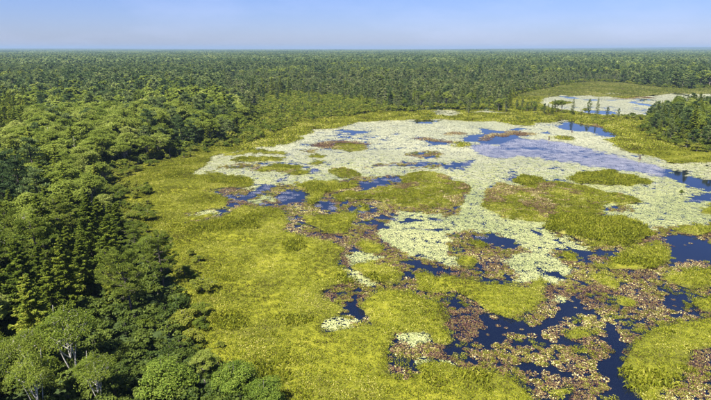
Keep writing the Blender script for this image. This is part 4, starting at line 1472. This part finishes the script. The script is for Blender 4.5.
# far shore edge of the wood: small pines in front of the pond head
fe = np.array(FAR_EDGE, float)
X, Y = jgrid(-90, 230, 250, 470, 5.6, 0.45)
c = classify(X, Y)
px, py = pixel(X, Y)
k = (c == 4) & (px > 255) & (px < 600) & ~inside(SCRUB, px, py)
X, Y, px = X[k], Y[k], px[k]
order = np.argsort(np.hypot(X, Y))
done = set()
near_open = np.zeros(len(X), bool)
for sx, sy in ((0, -7), (4, -6), (-4, -6)):
    near_open |= classify(X + sx, Y + sy) != 4
m_rank = near_open
for q in order[:230]:
    a = random.random()
    kd = 'pine' if a < 0.62 else ('conifer' if a < 0.8 else 'broad')
    if count[kd] >= 270:
        continue
    count[kd] += 1
    done.add(int(q))
    KF = (random.uniform(3.8, 6.8) if m_rank[q] else random.uniform(5.5, 9.8)) / H0
    rt = plant(('pale' if kd == 'pine' and random.random() < 0.75 else kd) + '_mid', X[q], Y[q], KF * H0, None, 0.9 + 0.3 * random.random(), None, NAMES[kd])
    hq = KF * H0
    cols = [(300, 'behind the left end of the pale scrub'), (340, 'behind the middle of the pale scrub'), (372, 'behind the right end of the pale scrub'), (405, 'at the left of the wood fringing the pond head'),
            (435, 'in the middle of the wood fringing the pond head'), (465, 'at the right of the wood fringing the pond head'), (500, 'behind the small inlet right of the pond head'), (900, 'in the wood fringe beside the second pond')]
    w_ = next(t_ for lim, t_ in cols if px[q] < lim)
    sz = 'small ' if hq < 7.2 else ('taller ' if hq > 8.8 else 'middling ')
    row = 'front-row ' if m_rank[q] else ''
    tag(rt, sz + row + {'broad': 'leafy broadleaf tree ', 'conifer': 'pointed conifer ', 'pine': 'rounded pine '}[kd] + w_, 'tree', sz + row + NAMES[kd].replace('_', ' ') + 's ' + w_)
left_over = np.array([(X[q], Y[q]) for q in range(len(X)) if q not in done])

# ------------------------------------------------------------------ the uncountable wood
PX, PY, PS, PI_ = [], [], [], []
for x, y, h, kd in rest:
    PX.append(x); PY.append(y); PS.append(h / H0); PI_.append({'pine': random.randrange(6), 'conifer': 6 + random.randrange(3), 'broad': 9 + random.randrange(3)}[kd])
X1, Y1 = jgrid(-900, 1000, 30, 1000, 5.6, 0.48)
d = np.hypot(X1, Y1)
k = (d < 1000) & (np.abs(X1) < Y1 * 0.78 + 45)
X1, Y1 = X1[k], Y1[k]
c = classify(X1, Y1)
px, py = pixel(X1, Y1)
l9, m9 = pixel(X1, Y1, 9.0)
lw = (Y1 < 290) & (X1 < 0) & (X1 > -215) & (l9 > -45) & (px < 300) & (m9 < 415)            # already planted one by one
hd = (X1 > -90) & (X1 < 230) & (Y1 > 250) & (Y1 < 470) & (px > 255) & (px < 600)
k = (c == 4) & ~lw & ~hd & ((np.hypot(X1, Y1) > 130) | (l9 < -45)) & ((np.hypot(X1, Y1) > 60)) & ~(inside(CLUMP, px, py) & (px < 735)) & ~inside(SCRUB, px, py)
X1, Y1 = X1[k], Y1[k]
n = len(X1)
a = rng.random(n) + 0.9 * N1.fbm(X1 * 0.012, Y1 * 0.012, 3)
pick = np.where(a < 0.66, rng.integers(0, 6, n), np.where(a < 0.86, 6 + rng.integers(0, 3, n), 9 + rng.integers(0, 3, n)))
siz = (0.62 + 0.80 * rng.random(n) ** 1.6) * (1.0 + 0.25 * N2.fbm(X1 * 0.01, Y1 * 0.01, 3))
ppx, ppy = pixel(X1, Y1)
sparse = (Y1 < 620) & (ppx > 225) & (ppx < 620)
pal = sparse & (rng.random(n) < 0.65)
pick = np.where(pal, 12 + rng.integers(0, 3, n), pick)
siz = np.where(sparse, siz * 0.8, siz) * (1 + 0.35 * N3.fbm(X1 * 0.008 + 3, Y1 * 0.008, 2))
drop = sparse & (rng.random(n) < 0.35)
X1, Y1, pick, siz = X1[~drop], Y1[~drop], pick[~drop], siz[~drop]
nl = len(left_over)
AX = np.concatenate([PX, X1, left_over[:, 0]])
AY = np.concatenate([PY, Y1, left_over[:, 1]])
AS = np.concatenate([PS, siz, 0.6 + 0.35 * rng.random(nl)])
AI = np.concatenate([PI_, pick, np.where(rng.random(nl) < 0.6, 12 + rng.integers(0, 3, nl), rng.integers(0, 9, nl))])
AZ = np.maximum(land_z(AX, AY), 0.1) - 0.05
fat = 1.1 + 0.55 * rng.random(len(AX))
o = scatter('far_wood', np.stack([AX, AY, AZ], -1), zrot(len(AX)), np.stack([AS * fat, AS * fat, AS], -1), AI, LIB_FAR)
o['kind'] = 'stuff'
o['label'] = 'dense pine wood stretching away behind the ponds'
X2, Y2 = jgrid(-2200, 2300, 700, 2700, 24, 0.45)
d = np.hypot(X2, Y2)
k = (d > 990) & (d < 2700) & (np.abs(X2) < Y2 * 0.80 + 60)
X2, Y2 = X2[k], Y2[k]
px, py = pixel(X2, Y2)
k = ~inside(POND3, px, py)
X2, Y2 = X2[k], Y2[k]
scatter_stuff('distant_wood', X2, Y2, land_z(X2, Y2) - 0.1, LIB_STAND, 5, 0.9, 1.12, 'distant pine wood in the middle of the horizon band')
X3, Y3 = jgrid(-8800, 8800, 1500, 11200, 128, 0.45)
d = np.hypot(X3, Y3)
k = (d > 2650) & (np.abs(X3) < Y3 * 0.80 + 100)
X3, Y3 = X3[k], Y3[k]
scatter_stuff('horizon_wood', X3, Y3, land_z(X3, Y3) - 0.2, LIB_STAND2, 4, 0.8, 1.45, 'blue hazed wood along the horizon')
# scrub and undergrowth
X6, Y6 = jgrid(-120, 420, 150, 700, 2.4, 0.45)
k6 = (classify(X6, Y6) == 4) & in_view(X6, Y6, 60)
X6, Y6 = X6[k6], Y6[k6]
ne = np.zeros(len(X6), bool)
for sx, sy in ((0, -9), (5, -7), (-5, -7), (9, 0), (-9, 0)):
    ne |= classify(X6 + sx, Y6 + sy) != 4
ne &= rng.random(len(X6)) < 0.75
scatter_stuff('edge_scrub', X6[ne], Y6[ne], np.maximum(land_z(X6[ne], Y6[ne]), 0.1) - 0.05, LIB_SCRUB, 4, 0.7, 2.3, 'bushy fringe along the foot of the far wood')
X4, Y4 = jgrid(-130, 40, 170, 420, 2.6, 0.45)
px, py = pixel(X4, Y4)
k = inside(SCRUB, px, py) & (classify(X4, Y4) != 2) & (rng.random(len(X4)) < np.clip(0.42 + 0.9 * N2.fbm(X4 * 0.05, Y4 * 0.03, 3) + np.clip((128 - py) / 40, 0, 0.7), 0, 0.95))
scatter_stuff('scrub', X4[k], Y4[k], np.maximum(land_z(X4[k], Y4[k]), 0.1) - 0.05, LIB_SCRUB, 4, 0.7, 1.9, 'low pale green scrub between the pond and the wood')
X5, Y5 = jgrid(-220, 0, 24, 270, 2.3, 0.45)
px, py = pixel(X5, Y5)
k = (classify(X5, Y5) == 4) & (px > -60) & (px < 310)
scatter_stuff('undergrowth', X5[k], Y5[k], land_z(X5[k], Y5[k]) - 0.05, LIB_UNDER, 3, 0.6, 1.25, 'dark leafy undergrowth on the floor of the left wood')

# ------------------------------------------------------------------ haze
m = bpy.data.materials.new('haze')
m.use_nodes = True
n = m.node_tree.nodes
n.clear()
pv = n.new('ShaderNodeVolumePrincipled')
pv.inputs['Color'].default_value = (0.27, 0.40, 0.58, 1)
pv.inputs['Density'].default_value = 0.00011
pv.inputs['Anisotropy'].default_value = 0.0
oo = n.new('ShaderNodeOutputMaterial')
m.node_tree.links.new(pv.outputs[0], oo.inputs['Volume'])
mb = MB()
x0, x1, y0, y1, z0, z1 = -13200, 13200, -1000, 13200, -14, 76
mb.add([(x0, y0, z0), (x1, y0, z0), (x1, y1, z0), (x0, y1, z0), (x0, y0, z1), (x1, y0, z1), (x1, y1, z1), (x0, y1, z1)],
       [(0, 3, 2, 1), (4, 5, 6, 7), (0, 1, 5, 4), (1, 2, 6, 5), (2, 3, 7, 6), (3, 0, 4, 7)])
o = put('haze', mb.mesh('haze', m))
o['kind'] = 'stuff'
o['label'] = 'thin summer haze over the woods'
